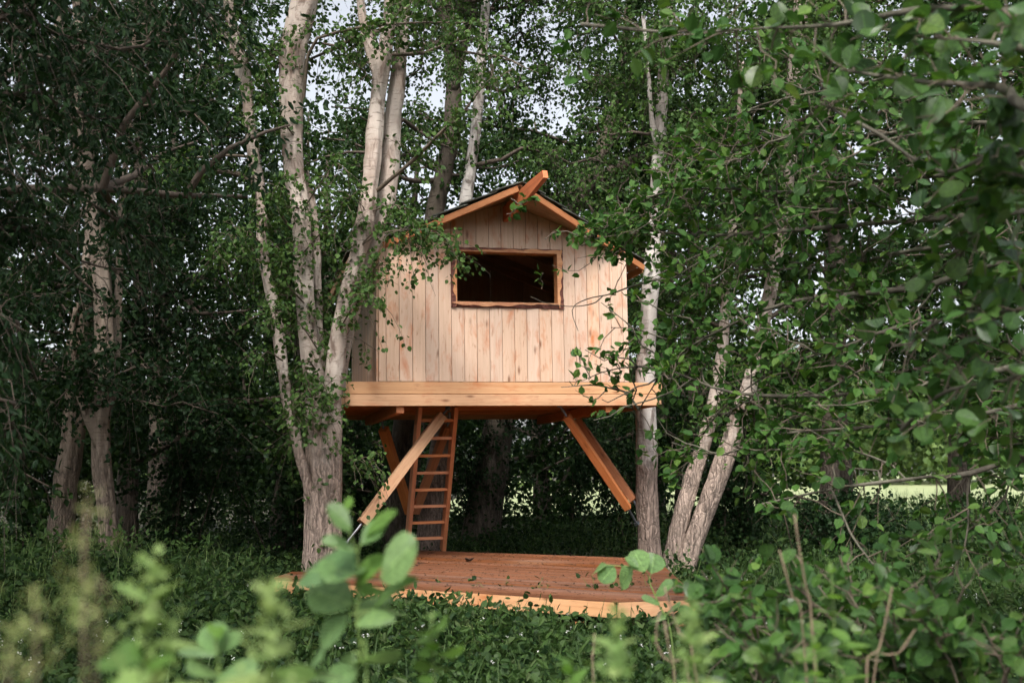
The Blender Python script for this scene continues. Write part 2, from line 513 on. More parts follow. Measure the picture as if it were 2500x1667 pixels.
def leafmat(name, cols, transl=0.25, rough=0.5, per_object=False, veins=False, spec=0.14):
    m, nt, bs, out = nm(name)
    if per_object:
        rnd = N(nt, 'ObjectInfo').outputs['Random']
    else:
        rnd = N(nt, 'NewGeometry').outputs['Random Per Island']
    n = len(cols)
    c = ramp(nt, rnd, [(i / max(1, n - 1), k) for i, k in enumerate(cols)])
    if veins:
        tc = N(nt, 'TexCoord')
        sx = N(nt, 'SeparateXYZ'); nt.links.new(tc.outputs['Object'], sx.inputs[0])
        ay = math_(nt, 'ABSOLUTE', sx.outputs[1])
        w = math_(nt, 'SUBTRACT', math_(nt, 'MULTIPLY', sx.outputs[0], 9.0), math_(nt, 'MULTIPLY', ay, 7.0))
        fr = math_(nt, 'PINGPONG', w, 0.5)
        vein = ramp(nt, fr, [(0.0, 1.0), (.12, 0.0)])
        mid = ramp(nt, ay, [(.012, 1.0), (.03, 0.0)])
        vv = math_(nt, 'MAXIMUM', math_(nt, 'MULTIPLY', vein, 0.5), mid)
        c = mixc(nt, math_(nt, 'MULTIPLY', vv, 0.6), c, [min(.6, x * 1.7) for x in cols[2]])
        nn = noise(nt, tc.outputs['Object'], 6, 3)
        c = mixc(nt, ramp(nt, nn, [(.42, 0.0), (.72, 0.65)]), c, [x * .5 for x in cols[0]])
        bump(nt, bs, math_(nt, 'ADD', math_(nt, 'MULTIPLY', fr, 1.0), mid), 0.55, 0.02)
    nt.links.new(c, bs.inputs['Base Color'])
    bs.inputs['Roughness'].default_value = rough
    bs.inputs['Specular IOR Level'].default_value = spec
    tr = N(nt, 'BsdfTranslucent')
    hv = N(nt, 'HueSaturation'); hv.inputs['Value'].default_value = 1.5; hv.inputs['Saturation'].default_value = 1.15
    hv.inputs['Hue'].default_value = 0.49
    nt.links.new(c, hv.inputs['Color']); nt.links.new(hv.outputs[0], tr.inputs['Color'])
    mx = N(nt, 'MixShader'); mx.inputs[0].default_value = transl
    nt.links.new(bs.outputs[0], mx.inputs[1]); nt.links.new(tr.outputs[0], mx.inputs[2])
    nt.links.new(mx.outputs[0], out.inputs['Surface'])
    return m
L_BIRCH = leafmat('birch_leaf', [(.034, .075, .020), (.052, .105, .026), (.085, .150, .036), (.042, .085, .028)])
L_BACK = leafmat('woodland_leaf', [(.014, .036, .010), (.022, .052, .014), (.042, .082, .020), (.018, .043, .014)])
L_DARK = leafmat('shade_leaf', [(.008, .022, .008), (.012, .031, .010), (.020, .044, .013)])  # leaf green made extra dark to stand in for deep shade
L_ALDER = leafmat('alder_leaf', [(.026, .070, .016), (.040, .100, .022), (.070, .150, .030), (.030, .076, .020), (.11, .19, .04)], 0.28)
L_ALDERO = leafmat('alder_leaf_veined', [(.030, .080, .020), (.048, .115, .028), (.085, .175, .040), (.034, .088, .026), (.064, .145, .032), (.14, .23, .05)], 0.28, 0.36, True, True, 0.6)
L_YOUNG = leafmat('young_leaf', [(.14, .28, .06), (.19, .34, .07), (.13, .24, .07)], 0.4, 0.42, True, True)
L_BRIGHT = leafmat('sapling_leaf', [(.15, .27, .10), (.18, .32, .11), (.23, .37, .13), (.11, .22, .08)], 0.35, 0.4, True, True, 0.45)
L_PALE = leafmat('pale_herb', [(.24, .34, .12), (.30, .38, .15), (.19, .30, .10)], 0.4, 0.5, True, False)
L_SEED = leafmat('seed_head', [(.27, .31, .12), (.33, .34, .15), (.22, .29, .10)], 0.4, 0.6, True, False)
L_COVER = leafmat('bramble_leaf', [(.011, .028, .009), (.019, .044, .013), (.044, .082, .022), (.024, .046, .017)], 0.2)
L_HERB = leafmat('herb_leaf', [(.028, .060, .016), (.042, .085, .022), (.065, .115, .032), (.058, .08, .032)], 0.3)
L_GRASS = leafmat('grass_blade', [(.026, .052, .016), (.04, .075, .022), (.06, .10, .034)], 0.3)
L_FAR = leafmat('far_leaf', [(.07, .12, .04), (.10, .16, .05), (.13, .19, .06)], 0.3)
L_WHITE = leafmat('white_petal', [(.7, .7, .68), (.8, .8, .78)], 0.3)

m, nt, bs, out = nm('forest_soil')
tc = N(nt, 'TexCoord')
n1 = noise(nt, tc.outputs['Object'], 3.0, 6, 0.7)
n2 = noise(nt, tc.outputs['Object'], 40.0, 4, 0.7)
c = mixc(nt, ramp(nt, n1, [(.35, 0.0), (.65, 1.0)]), (.022, .026, .012), (.05, .04, .025))
c = mixc(nt, ramp(nt, n2, [(.5, 0.0), (.75, 0.7)]), c, (.09, .065, .04))
nt.links.new(c, bs.inputs['Base Color']); bs.inputs['Roughness'].default_value = 0.9
bump(nt, bs, n2, 0.8, 0.03)
M_SOIL = m
m, nt, bs, out = nm('meadow_grass')
tc = N(nt, 'TexCoord')
n1 = noise(nt, tc.outputs['Object'], 0.3, 5, 0.65)
n2 = noise(nt, mapped(nt, tc.outputs['Object'], (6, 1.5, 6)), 1.0, 4, 0.7)
c = mixc(nt, ramp(nt, n1, [(.35, 0.0), (.65, 1.0)]), (.27, .32, .15), (.38, .41, .22))
c = mixc(nt, ramp(nt, n2, [(.4, 0.0), (.7, 0.5)]), c, (.20, .27, .11))
nt.links.new(c, bs.inputs['Base Color']); bs.inputs['Roughness'].default_value = 0.9
M_MEADOW = m

# ------------------------------------------------------------------ ground
gn = SineNoise(3, 16, 0.35, 3.0)
def ground_z(x, y):
    x = np.asarray(x, float); y = np.asarray(y, float)
    w = np.clip((40 - np.hypot(x, y - 12)) / 20, 0, 1)
    return 0.05 * gn(np.stack([x, y, 0 * x], -1)) * w
def sheet(name, xs, ys, zf, mat, kind='structure', label=None):
    X, Y = np.meshgrid(xs, ys)
    Z = zf(X, Y)
    V = np.stack([X, Y, Z], -1).reshape(-1, 3)
    nx, ny = len(xs), len(ys)
    i = (np.arange(ny - 1) * nx)[:, None] + np.arange(nx - 1)[None]
    q = np.stack([i, i + 1, i + nx + 1, i + nx], -1).reshape(-1, 4)
    o = add(name, mesh_np(name, V, [q], True), mat)
    o['kind'] = kind
    if label: o['label'] = label
    return o
gx = np.concatenate([[-900, -300, -120, -60], np.linspace(-30, 30, 121), [60, 120, 300, 900]])
gy = np.concatenate([[-900, -300, -100, -40], np.linspace(-15, 40, 111), [60, 120, 300, 900]])
sheet('ground', gx, gy, ground_z, M_SOIL, label='dark forest floor of soil and leaf litter under the trees')
sheet('meadow', np.linspace(-3, 160, 41), np.linspace(34, 170, 30), lambda X, Y: 0.16 + 0 * X, M_MEADOW, label='pale sunlit meadow beyond the trees')

# ------------------------------------------------------------------ tree house
TH = 0.2412
LB = np.array([-1.5208, 12.8609, 2.4932])
hu = np.array([math.cos(TH), math.sin(TH), 0]); hn = np.array([-math.sin(TH), math.cos(TH), 0]); hz = np.array([0, 0, 1.0])
def H(u, v, z):
    return LB + hu * u + hn * v + hz * z
house = thing('tree_house', 'small pale timber tree house with gabled roof on an orange platform', 'tree house', H(1.5, 1.5, -0.27))
PEAK, SLOPE = 2.13, 0.374
def roof_z(u): return PEAK - SLOPE * abs(u - 1.5)
def Mhouse(origin, X, Y, Z):
    M = Matrix((Vector(X), Vector(Y), Vector(Z))).transposed().to_4x4()
    M.translation = Vector(origin)
    return M
rnd = random.Random(5)

front = part_empty('front_wall', house)
edges_u = [0, .085] + [.085 + .152 * k for k in range(1, 6)] + [.845 + .15 * k for k in range(1, 10)] + [2.195 + .148 * k for k in range(1, 6)] + [3.0]
def plank(u0, u1, z0, z1f, parent, mat, place, th=0.022):
    g = 0.0022
    a, b = u0 + g, u1 - g
    uc = (a + b) / 2
    tops = [(b, z1f(b)), (a, z1f(a))]
    if a < 1.5 < b and z1f(1.5) > z1f(a) + 1e-4: tops.insert(1, (1.5, z1f(1.5)))
    pts = [(a, z0), (b, z0)] + tops
    zc = z0 + 0.5
    poly = [(z - zc, -(u - uc)) for u, z in pts]
    poly = np.array(poly)
    V, F = chamfer_prism(poly, th + rnd.uniform(-.0015, .0015), 0.003)
    return add('plank', mesh_np('plank', V, F), mat, parent, place(uc, zc))
def place_front(uc, zc): return Mhouse(H(uc, 0, zc), hz, -hu, -hn)
for k in range(len(edges_u) - 1):
    u0, u1 = edges_u[k], edges_u[k + 1]
    if u0 > .84 and u1 < 2.2:
        plank(u0, u1, rnd.uniform(0, .004), lambda u: .895, front, M_WALL, place_front)
        plank(u0, u1, 1.553, roof_z, front, M_WALL, place_front)
    else:
        plank(u0, u1, rnd.uniform(0, .004), roof_z, front, M_WALL, place_front)
# dark sheet added behind the planks against light leaks, with the window hole
def add_leak_guard():
    pts = []
    def quad(a, b, c, d): pts.append(np.array([a, b, c, d]))
    v = 0.004
    e = .03
    for u0, u1 in ((e, .88), (2.15, 3 - e)):
        quad(H(u0, v, .02), H(u1, v, .02), H(u1, v, roof_z(u1) - .02), H(u0, v, roof_z(u0) - .02))
    quad(H(.88, v, .02), H(2.15, v, .02), H(2.15, v, .92), H(.88, v, .92))
    for u0, u1 in ((.88, 1.5), (1.5, 2.15)):
        quad(H(u0, v, 1.53), H(u1, v, 1.53), H(u1, v, roof_z(u1) - .02), H(u0, v, roof_z(u0) - .02))
    V, F = [], []
    for q in pts:
        o = len(V)
        V += list(q) + list(q + hn * .02)
        F += [[o, o + 1, o + 2, o + 3], [o + 7, o + 6, o + 5, o + 4], [o, o + 4, o + 5, o + 1], [o + 1, o + 5, o + 6, o + 2], [o + 2, o + 6, o + 7, o + 3], [o + 3, o + 7, o + 4, o]]
    world_mesh('leak_guard', np.array(V), [np.array(F)], M_LEAK_GUARD, front)
add_leak_guard()
# side walls and back wall
for name, uu, out_s in (('side_wall', 0.0, -1), ('side_wall', 3.0, 1)):
    sw = part_empty(name, house)
    vs = [0.026, .17] + [.17 + .1415 * k for k in range(1, 20)] + [2.998]
    if out_s > 0: vs = [0.026, 1.0, 2.0, 2.998]
    for k in range(len(vs) - 1):
        a, b = vs[k], vs[k + 1]
        vc = (a + b) / 2
        top = roof_z(0) - .005
        w = (b - a) / 2 - .0025
        poly = np.array([(-.5, -w), (top - .5, -w), (top - .5, w), (-.5, w)])
        V, F = chamfer_prism(poly, 0.022, 0.003)
        if out_s < 0: M = Mhouse(H(0.022, vc, .5), hz, hn, -hu)
        else: M = Mhouse(H(2.978, vc, .5), hz, -hn, hu)
        add('plank', mesh_np('plank', V, F), M_SIDE if k else M_FASCIA, sw, M)
bw = part_empty('back_wall', house)
for k in range(6):
    u0, u1 = .03 + .49 * k, .03 + .49 * (k + 1)
    plank(u0, u1, 1.28 if k in (3, 4) else 0.0, lambda u: roof_z(u) - .02, bw, M_SIDE, lambda uc, zc: Mhouse(H(uc, 3.0, zc), hz, -hu, -hn))  # unseen opening below two planks, added to let light into the room
# corner post seen at the side
board('corner_post', H(-.012, .035, 0.0), H(-.012, .035, roof_z(0) - .03), .06, .022, M_WALL, house, side=hn)

# window: frame boards with live bark edges, reveal boards
win = part_empty('window_frame', house)
OW = (.842, 2.196, .866, 1.578); IW = (.905, 2.118, .93, 1.522)
def frame_side(pa, pb, qa, qb, seed, bark_w):
    """outer edge pa->pb, inner edge qa->qb (u,z)"""
    pa, pb, qa, qb = map(np.array, (pa, pb, qa, qb))
    rg = np.random.default_rng(seed)
    n = 34
    t = np.linspace(0, 1, n)
    outd = (pa - qa + pb - qb); outd = outd / np.linalg.norm(outd)
    ax = (pb - pa) / np.linalg.norm(pb - pa); outd = outd - ax * (outd @ ax); outd /= np.linalg.norm(outd)
    wob = sum(rg.uniform(.15, .5) * np.sin(t * rg.uniform(4, 30) + rg.uniform(0, 6)) for _ in range(6)) * .0035
    taper = np.minimum(1, np.minimum(t, 1 - t) * 12)
    outer = pa[None] * (1 - t)[:, None] + pb[None] * t[:, None] + outd * (wob * taper)[:, None]
    inner = qa[None] * (1 - t)[:, None] + qb[None] * t[:, None]
    bw_ = bark_w * (1 + 0.55 * np.sin(t * rg.uniform(3, 9) + rg.uniform(0, 6)) + 0.25 * np.sin(t * 31 + seed))
    bw_ = np.clip(bw_, .006, .05)
    mid = outer - outd * bw_[:, None]
    def strip(A, B, za, zb, back):
        V = np.array([H(u, -za[i], z) for i, (u, z) in enumerate(A)] + [H(u, -zb[i], z) for i, (u, z) in enumerate(B)] +
                     [H(u, -back, z) for (u, z) in A] + [H(u, -back, z) for (u, z) in B])
        i = np.arange(n - 1)
        q = [np.stack([i, i + 1, i + 1 + n, i + n], 1), np.stack([i + 1, i, i + 2 * n, i + 1 + 2 * n], 1), np.stack([i + n, i + n + 1, i + 3 * n + 1, i + 3 * n], 1)]
        e = np.array([[0, n, 3 * n, 2 * n], [n - 1, 3 * n - 1, 4 * n - 1, 2 * n - 1]])
        return V, q + [e]
    o = np.ones(n)
    V, F = strip(mid, inner, .060 * o, .062 * o, .012)
    b = world_mesh('frame_board', V, F, M_FRAME, win)
    V, F = strip(outer, mid + outd * 0.001, .034 * o + .006 * rg.normal(size=n), .059 * o, .013)
    world_mesh('bark_edge', V, F, M_BARKEDGE, win)
a, b_, c_, d_ = OW; e, f, g, h = IW
frame_side((a, d_), (b_, d_), (e, h), (f, h), 1, .028)
frame_side((b_, c_), (a, c_), (f, g), (e, g), 2, .036)
frame_side((a, c_), (a, d_), (e, g), (e, h), 3, .040)
frame_side((b_, d_), (b_, c_), (f, h), (f, g), 4, .036)
for (u0, z0, u1, z1, dd) in ((e - .011, g - .011, f + .011, g - .011, hz), (e - .011, h + .011, f + .011, h + .011, hz), (e - .0115, g + .001, e - .0115, h - .001, hu), (f + .0115, g + .001, f + .0115, h - .001, hu)):
    board('jamb', H(u0, .035, z0), H(u1, .035, z1), .13, .022, M_FRAME, win, side=hn)

# roof
roof = part_empty('roof', house)
AMAX = 1.82
def over(a): return 0.80 - 0.56 * a
def slab_grid(Pg, down):
    nr, nc, _ = Pg.shape
    V = np.concatenate([Pg.reshape(-1, 3), (Pg + down).reshape(-1, 3)])
    i = (np.arange(nr - 1) * nc)[:, None] + np.arange(nc - 1)[None]
    q = np.stack([i, i + 1, i + nc + 1, i + nc], -1).reshape(-1, 4)
    o = nr * nc
    fs = [q, q[:, ::-1] + o]
    def rim(idx):
        idx = np.asarray(idx)
        return np.stack([idx[:-1], idx[:-1] + o, idx[1:] + o, idx[1:]], 1)
    fs += [rim(np.arange(nc)), rim((np.arange(nc) + (nr - 1) * nc)[::-1]), rim((np.arange(nr) * nc)[::-1]), rim(np.arange(nr) * nc + nc - 1)]
    return V, fs
BACK = 3.28
for s in (-1, 1):
    bs_ = np.arange(-0.82, BACK + .001, 0.014)
    av = np.linspace(0, AMAX - .03, 14)
    Pg = np.array([[H(1.5 + s * a_, max(b_, -over(a_) + .012), PEAK - SLOPE * a_ + .004 + .006 * math.sin(b_ * 2 * math.pi / .075)) for b_ in bs_] for a_ in av])
    V, F = slab_grid(Pg + hz * .022, -hz * .016)
    world_mesh('soffit_sheet', V, F, M_SOFFIT, roof)
    ncourse = 6
    ca = np.linspace(0, AMAX, ncourse + 1)
    splits = [-0.85, .35, 1.35, 2.35, BACK]
    for k in range(ncourse):
        a0, a1 = max(0, ca[k] - .05), ca[k + 1] + .02
        for w in range(4):
            b0, b1 = splits[w], splits[w + 1] + (.03 if w < 3 else 0)
            if w == 0: b0 = -over(a0) - .055
            bb = np.arange(b0, b1, 0.0125)
            aa = np.linspace(a0, a1, 6)
            lift = 0.046 + rnd.uniform(0, .006)
            Pg = np.array([[H(1.5 + s * a_, max(b_, -over(a_) - .055), PEAK - SLOPE * a_ + lift + .034 * ((a_ - a0) / (a1 - a0)) ** 2 + .008 * math.sin(math.pi * (a_ - a0) / (a1 - a0)) + .006 * math.sin(b_ * 2 * math.pi / .075) + .002 * w) for b_ in bb] for a_ in aa])
            V, F = slab_grid(Pg, -hz * .006)
            world_mesh('roofing_sheet', V, F, M_ROOF, roof)
    # barge board along the slanting front edge
    p0 = H(1.5 + s * .028, -over(.028) - .012, PEAK - .01); p1 = H(1.5 + s * (AMAX - .02), -over(AMAX - .02) - .012, PEAK - SLOPE * (AMAX - .02) - .01)
    board('barge_board', p0 - hz * .018, p1 - hz * .014, .074, .034, M_BARGE, roof)
    # rafters inside and eave board
    for v in (.75, 1.55, 2.35, 2.9):
        board('rafter', H(1.5 + s * .04, v, PEAK - .055), H(1.5 + s * (AMAX - .1), v, PEAK - .055 - SLOPE * (AMAX - .14)), .085, .045, M_SOFFIT, roof)
    ea = AMAX - .015
    board('eave_board', H(1.5 + s * ea, -over(ea) + .03, PEAK - SLOPE * ea - .03), H(1.5 + s * ea, BACK - .03, PEAK - SLOPE * ea - .03), .09, .024, M_FASCIA, roof)
# ridge beam, pointed towards its tip
def ridge():
    w = .026
    prof = [(BACK - .1, 1.895), (-1.0, 1.895), (-1.84, 1.958), (-1.80, 2.044), (-1.2, 2.072), (BACK - .1, 2.072)]
    V = np.array([H(1.5 - w, v, z) for v, z in prof] + [H(1.5 + w, v, z) for v, z in prof])
    n = len(prof)
    i = np.arange(n); j = (i + 1) % n
    org = Vector(H(1.5, 0, 1.98))
    M = Mhouse(org, -hn, -hu, hz)
    R3 = np.array(M.to_3x3())
    Vl = (V - np.array(org)) @ R3
    me = mesh_np('ridge_beam', Vl, [np.stack([i, i + n, j + n, j], 1), np.arange(n)[None, :], (np.arange(n)[::-1] + n)[None, :]])
    add('ridge_beam', me, M_BEAM, roof, M)
ridge()

# platform
plat = part_empty('platform', house)
U0, U1, V0, V1 = -.42, 3.41, -.0, 3.22
FH = .1365
board('fascia_board', H(U0, V0 - .004, -.002 - FH / 2), H(U1, V0 - .004, -.002 - FH / 2), FH, .036, M_FASCIA, plat)
board('fascia_board', H(U0 + .036, V0 - .016, -.006 - FH * 1.5), H(U1 - .03, V0 - .016, -.006 - FH * 1.5), FH - .004, .036, M_FASCIA, plat)
board('fascia_board', H(U0 + .016, V0 - .035, -.145), H(U0 + .016, V1, -.145), .265, .034, M_FASCIA, plat)
board('fascia_board', H(U1 - .012, V0 + .03, -.145), H(U1 - .012, V1, -.145), .265, .034, M_FASCIA, plat)
board('fascia_board', H(U0, V1, -.145), H(U1, V1, -.145), .265, .034, M_FASCIA, plat)
for k in range(5):
    v = .35 + .6 * k
    board('joist', H(U0 + .04, v, -.15), H(U1 - .04, v, -.15), .17, .05, M_LADDER, plat)
for u in (.25, 2.75):
    board('bearer', H(u, .03, -.30), H(u, V1 - .03, -.30), .11, .09, M_LADDER, plat)
nb = 22
for k in range(nb):
    v = V0 + .03 + (V1 - V0 - .06) * (k + .5) / nb
    if 0.35 < v < 0.75:     # hatch above the ladder
        for ua, ub in ((U0 + .035, .42), (1.08, U1 - .03)):
            board('floor_board', H(ua, v, -.035), H(ub, v, -.035), (V1 - V0 - .06) / nb - .004, .03, M_LADDER, plat, side=hn)
    else:
        board('floor_board', H(U0 + .035, v, -.035), H(U1 - .03, v, -.035), (V1 - V0 - .06) / nb - .004, .03, M_LADDER, plat, side=hn)

# braces with steel rods
def rod(p, q, r, parent):
    p, q = np.array(p, float), np.array(q, float)
    V, F = tube(np.array([p, (p + q) / 2, q]), [r] * 3, 10)
    V2, F2 = tube(np.array([q - (q - p) / np.linalg.norm(q - p) * .035, q]), [r * 2.2] * 2, 6)
    V, F = join([(V, F), (V2, F2)])
    world_mesh('steel_rod', V, F, M_STEEL, parent)
def brace(p, q, w, mat, rods, side):
    b = board('brace', p, q, w, w, mat, house, side=side)
    for (r0, r1) in rods: rod(r0, r1, .016, b)
A_top, A_bot = P(1079, 1014, 13.55), P(884, 1277, 12.95)
brace(A_top, A_bot, .115, M_FASCIA, [(A_top, P(1096, 993, 13.6)), (A_bot, P(842, 1330, 12.85))], (1, -.4, 1))
B_top, B_bot = P(1383, 1016, 13.75), P(1533, 1240, 14.35)
brace(B_top, B_bot, .092, M_BRACE, [(B_top, P(1364, 985, 13.72)), (B_bot, P(1556, 1280, 14.42))], (-1, -.5, 1))
C_top, C_bot = P(1410, 1024, 15.2), P(1548, 1222, 14.65)
brace(C_top, C_bot, .09, M_BRACE, [(C_top, P(1385, 993, 15.25)), (C_bot, P(1562, 1252, 14.6))], (-1, -.5, 1))
D_top, D_bot = P(936, 1046, 15.0), P(1000, 1250, 16.1)
brace(D_top, D_bot, .11, M_LADDER, [(D_top, P(928, 1010, 14.95))], (1, -.4, 0))
E_top, E_bot = P(1092, 1040, 15.3), P(1014, 1250, 16.1)
brace(E_top, E_bot, .10, M_LADDER, [(E_top, P(1099, 1005, 15.25))], (1, .4, 0))

# ladder
ladder = thing('ladder', 'reddish timber ladder climbing from the deck to the tree house platform', 'ladder', (-1.18, 14.97, .45))
la, lb = np.array([-1.40, 14.86, .452]), np.array([-.945, 15.04, .452])
ta, tb = P(1024, 1000, 13.45), P(1112, 1000, 13.62)
ta[2] = tb[2] = 2.27
sd = unit((la - ta + lb - tb) / 2)
acr = unit(lb - la)
dep = unit(np.cross(acr, sd))
for p, q in ((la, ta), (lb, tb)):
    board('stringer', p, q, .13, .05, M_LADDER, ladder, side=dep)
nr = 8
for k in range(nr):
    t = .096 + .1145 * k
    p = la + (ta - la) * t; q = lb + (tb - lb) * t
    board('rung', p + acr * .026, q - acr * .026, .125, .036, M_LADDER, ladder, side=np.array([dep[0], dep[1], 0]))

# ------------------------------------------------------------------ ground deck
DZ = .45
deck = thing('wooden_deck', 'low reddish brown timber deck on the ground below the tree house', 'deck', (0, 11.5, 0))
FLc, FFc, FRc, BRc = (PZ(*q, DZ)[:2] for q in ((669, 1409), (1502, 1461), (1702, 1453), (1600, 1363)))
BLc = np.array((-1.55, 15.42))
dvec = unit(FFc - FLc); pvec = np.array([-dvec[1], dvec[0]])
NP = FLc + dvec * .72
main_poly = np.array([FFc, FRc, BRc, BLc, (-1.72, 12.02), NP])
left_poly = np.array([FLc, NP, (-1.73, 11.95), (-2.36, 12.2)])
def clip(poly, n, c):
    out = []
    m = len(poly)
    for i in range(m):
        p, q = poly[i], poly[(i + 1) % m]
        a, b = p @ n - c, q @ n - c
        if a >= 0: out.append(p)
        if a * b < 0: out.append(p + (q - p) * a / (a - b))
    return np.array(out)
base_off = np.array(FLc) @ pvec
bwid = .118
for poly in (main_poly, left_poly):
    k0 = -6
    for k in range(-6, 60):
        lo, hi = base_off + k * bwid + .0035, base_off + (k + 1) * bwid - .0035
        pc = clip(poly, pvec, lo)
        if len(pc) < 3: continue
        pc = clip(pc, -pvec, -hi)
        if len(pc) < 3: continue
        c = pc.mean(0)
        loc = np.stack([(pc - c) @ dvec, (pc - c) @ pvec], 1)
        ar = 0.5 * np.sum(loc[:, 0] * np.roll(loc[:, 1], -1) - np.roll(loc[:, 0], -1) * loc[:, 1])
        if abs(ar) < 1e-3: continue
        if ar < 0: loc = loc[::-1]
        keep = [i for i in range(len(loc)) if np.linalg.norm(loc[i] - loc[i - 1]) > 1e-3]
        loc = loc[keep]
        V, F = chamfer_prism(loc, .028, .0025)
        M = Matrix.Translation((c[0], c[1], DZ - .028 + rnd.uniform(-.0015, .0015))) @ Matrix(((dvec[0], pvec[0], 0), (dvec[1], pvec[1], 0), (0, 0, 1))).to_4x4()
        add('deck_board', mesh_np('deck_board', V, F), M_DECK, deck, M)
def edge(p, q, h=.122, inset=.02):
    p, q = np.array(p, float), np.array(q, float)
    board('edge_board', (p[0], p[1], DZ - .03 - h / 2), (q[0], q[1], DZ - .03 - h / 2), h, .04, M_FASCIA, deck)
e_in = lambda p, d: np.array(p) + np.array(d)
edge(e_in(FLc, (0, .03)), e_in(FFc, (0, .03)))
edge(e_in(FFc, (.02, .025)), e_in(FRc, (-.01, .025)))
edge(e_in(FRc, (-.025, .05)), e_in(BRc, (-.025, -.02)))
edge(e_in(BRc, (-.05, -.04)), e_in(BLc, (.05, -.04)))
edge(e_in(FLc, (.025, .05)), (-2.335, 12.17))
for (x, y) in ((-2.0, 11.4), (.5, 9.3), (1.3, 9.1), (1.4, 12.8), (-.3, 11.5), (-1.3, 14.9), (.2, 13.6)):
    board('post', (x, y, -.1), (x, y, DZ - .2), .1, .1, M_LADDER, deck, side=(1, 0, 0))


# ------------------------------------------------------------------ trees
def stem_px(pts, n=None, ground=True):
    """pts: (px, py, depth, width px) -> centreline, radii"""
    A = np.array([list(P(a, b, y)) + [w * y / FPX / 2] for a, b, y, w in pts])
    if ground and A[0, 2] > -.1:
        g = A[0].copy(); g[2] = -.12; g[3] *= 1.18
        g[0] += 0.1 * (A[0, 0] - A[1, 0]); A = np.concatenate([[g], A])
    L = np.linalg.norm(np.diff(A[:, :3], axis=0), axis=1).sum()
    n = n or max(8, int(L / .09))
    C = catmull(A, n)
    return C[:, :3], np.maximum(C[:, 3], .004)
def auto_limbs(line, rad, n, rg, length=(1.2, 2.6), elev=(.1, .8), tmin=.3, tmax=1.0, sub=3, droop=.15):
    limbs, radii = [], []
    m = len(line)
    for k in range(n):
        t = tmin + (tmax - tmin) * (k + rg.random()) / n
        i = min(m - 2, int(t * (m - 1)))
        az = k * 2.4 + rg.uniform(-.5, .5)
        el = rg.uniform(*elev)
        d = np.array([math.cos(az) * math.cos(el), math.sin(az) * math.cos(el), math.sin(el)])
        L = rg.uniform(*length) * (1.15 - .5 * t)
        s = np.linspace(0, 1, 7)[:, None]
        wob = np.cumsum(rg.normal(size=(7, 3)) * .05 * L, 0); wob[0] = 0
        pl = line[i] + d * L * s + np.array([0, 0, -droop * L]) * s ** 2 + wob
        limbs.append(pl); radii.append(min(rad[i] * .45, .012 + .016 * L))
        for q in range(sub):
            j = rg.integers(2, 6)
            dd = unit(d + rg.normal(size=3) * .75)
            l2 = L * rg.uniform(.3, .6)
            w2 = np.cumsum(rg.normal(size=(5, 3)) * .05 * l2, 0); w2[0] = 0
            s2 = np.linspace(0, 1, 5)[:, None]
            limbs.append(pl[j] + dd * l2 * s2 + np.array([0, 0, -droop * l2]) * s2 ** 2 + w2)
            radii.append(radii[-1 - q] * .55)
    return limbs, radii
def limb_mesh(limbs, radii, sides=5):
    return join([tube(l, np.linspace(r, max(.003, r * .25), len(l)), sides, cap=False) for l, r in zip(limbs, radii)])
def finish_tree(root, stems, limbs, lrad, ntw, twlen, droop, m, size, rg, bmat, lmat, tmpl=LEAF2, sides=14, rough=.012, flute=.06,
                along=.5, up=.05, hang=.5, fine=(6, 30), twig_every=1, trunk_name='trunk', tw_r=.004, extra=None, lim_mat=None):
    for k, (c, r) in enumerate(stems):
        V, F = tube(c, r, sides, flute, rough, seed=int(rg.integers(1e6)), fine=fine)
        world_mesh('trunk' if k == 0 else 'stem', V, F, bmat, root, True)
    tw = twigs_from(limbs, ntw, twlen, droop, rg, along, up)
    if extra is not None: tw = np.concatenate([tw, extra])
    lp = leaves_on(tw, m, size, rg, hang=hang)
    V, F = leaf_cloud(*lp, tmpl)
    world_mesh('crown', V, F, lmat, root, False, 'stuff')
    parts = [batch_tubes(tw[::twig_every], tw_r, .0015, 3)]
    if lrad is not None and len(limbs): parts.append(limb_mesh(limbs, lrad))
    V, F = join(parts)
    world_mesh('branches', V, F, lim_mat or M_TWIG, root, True, 'stuff')

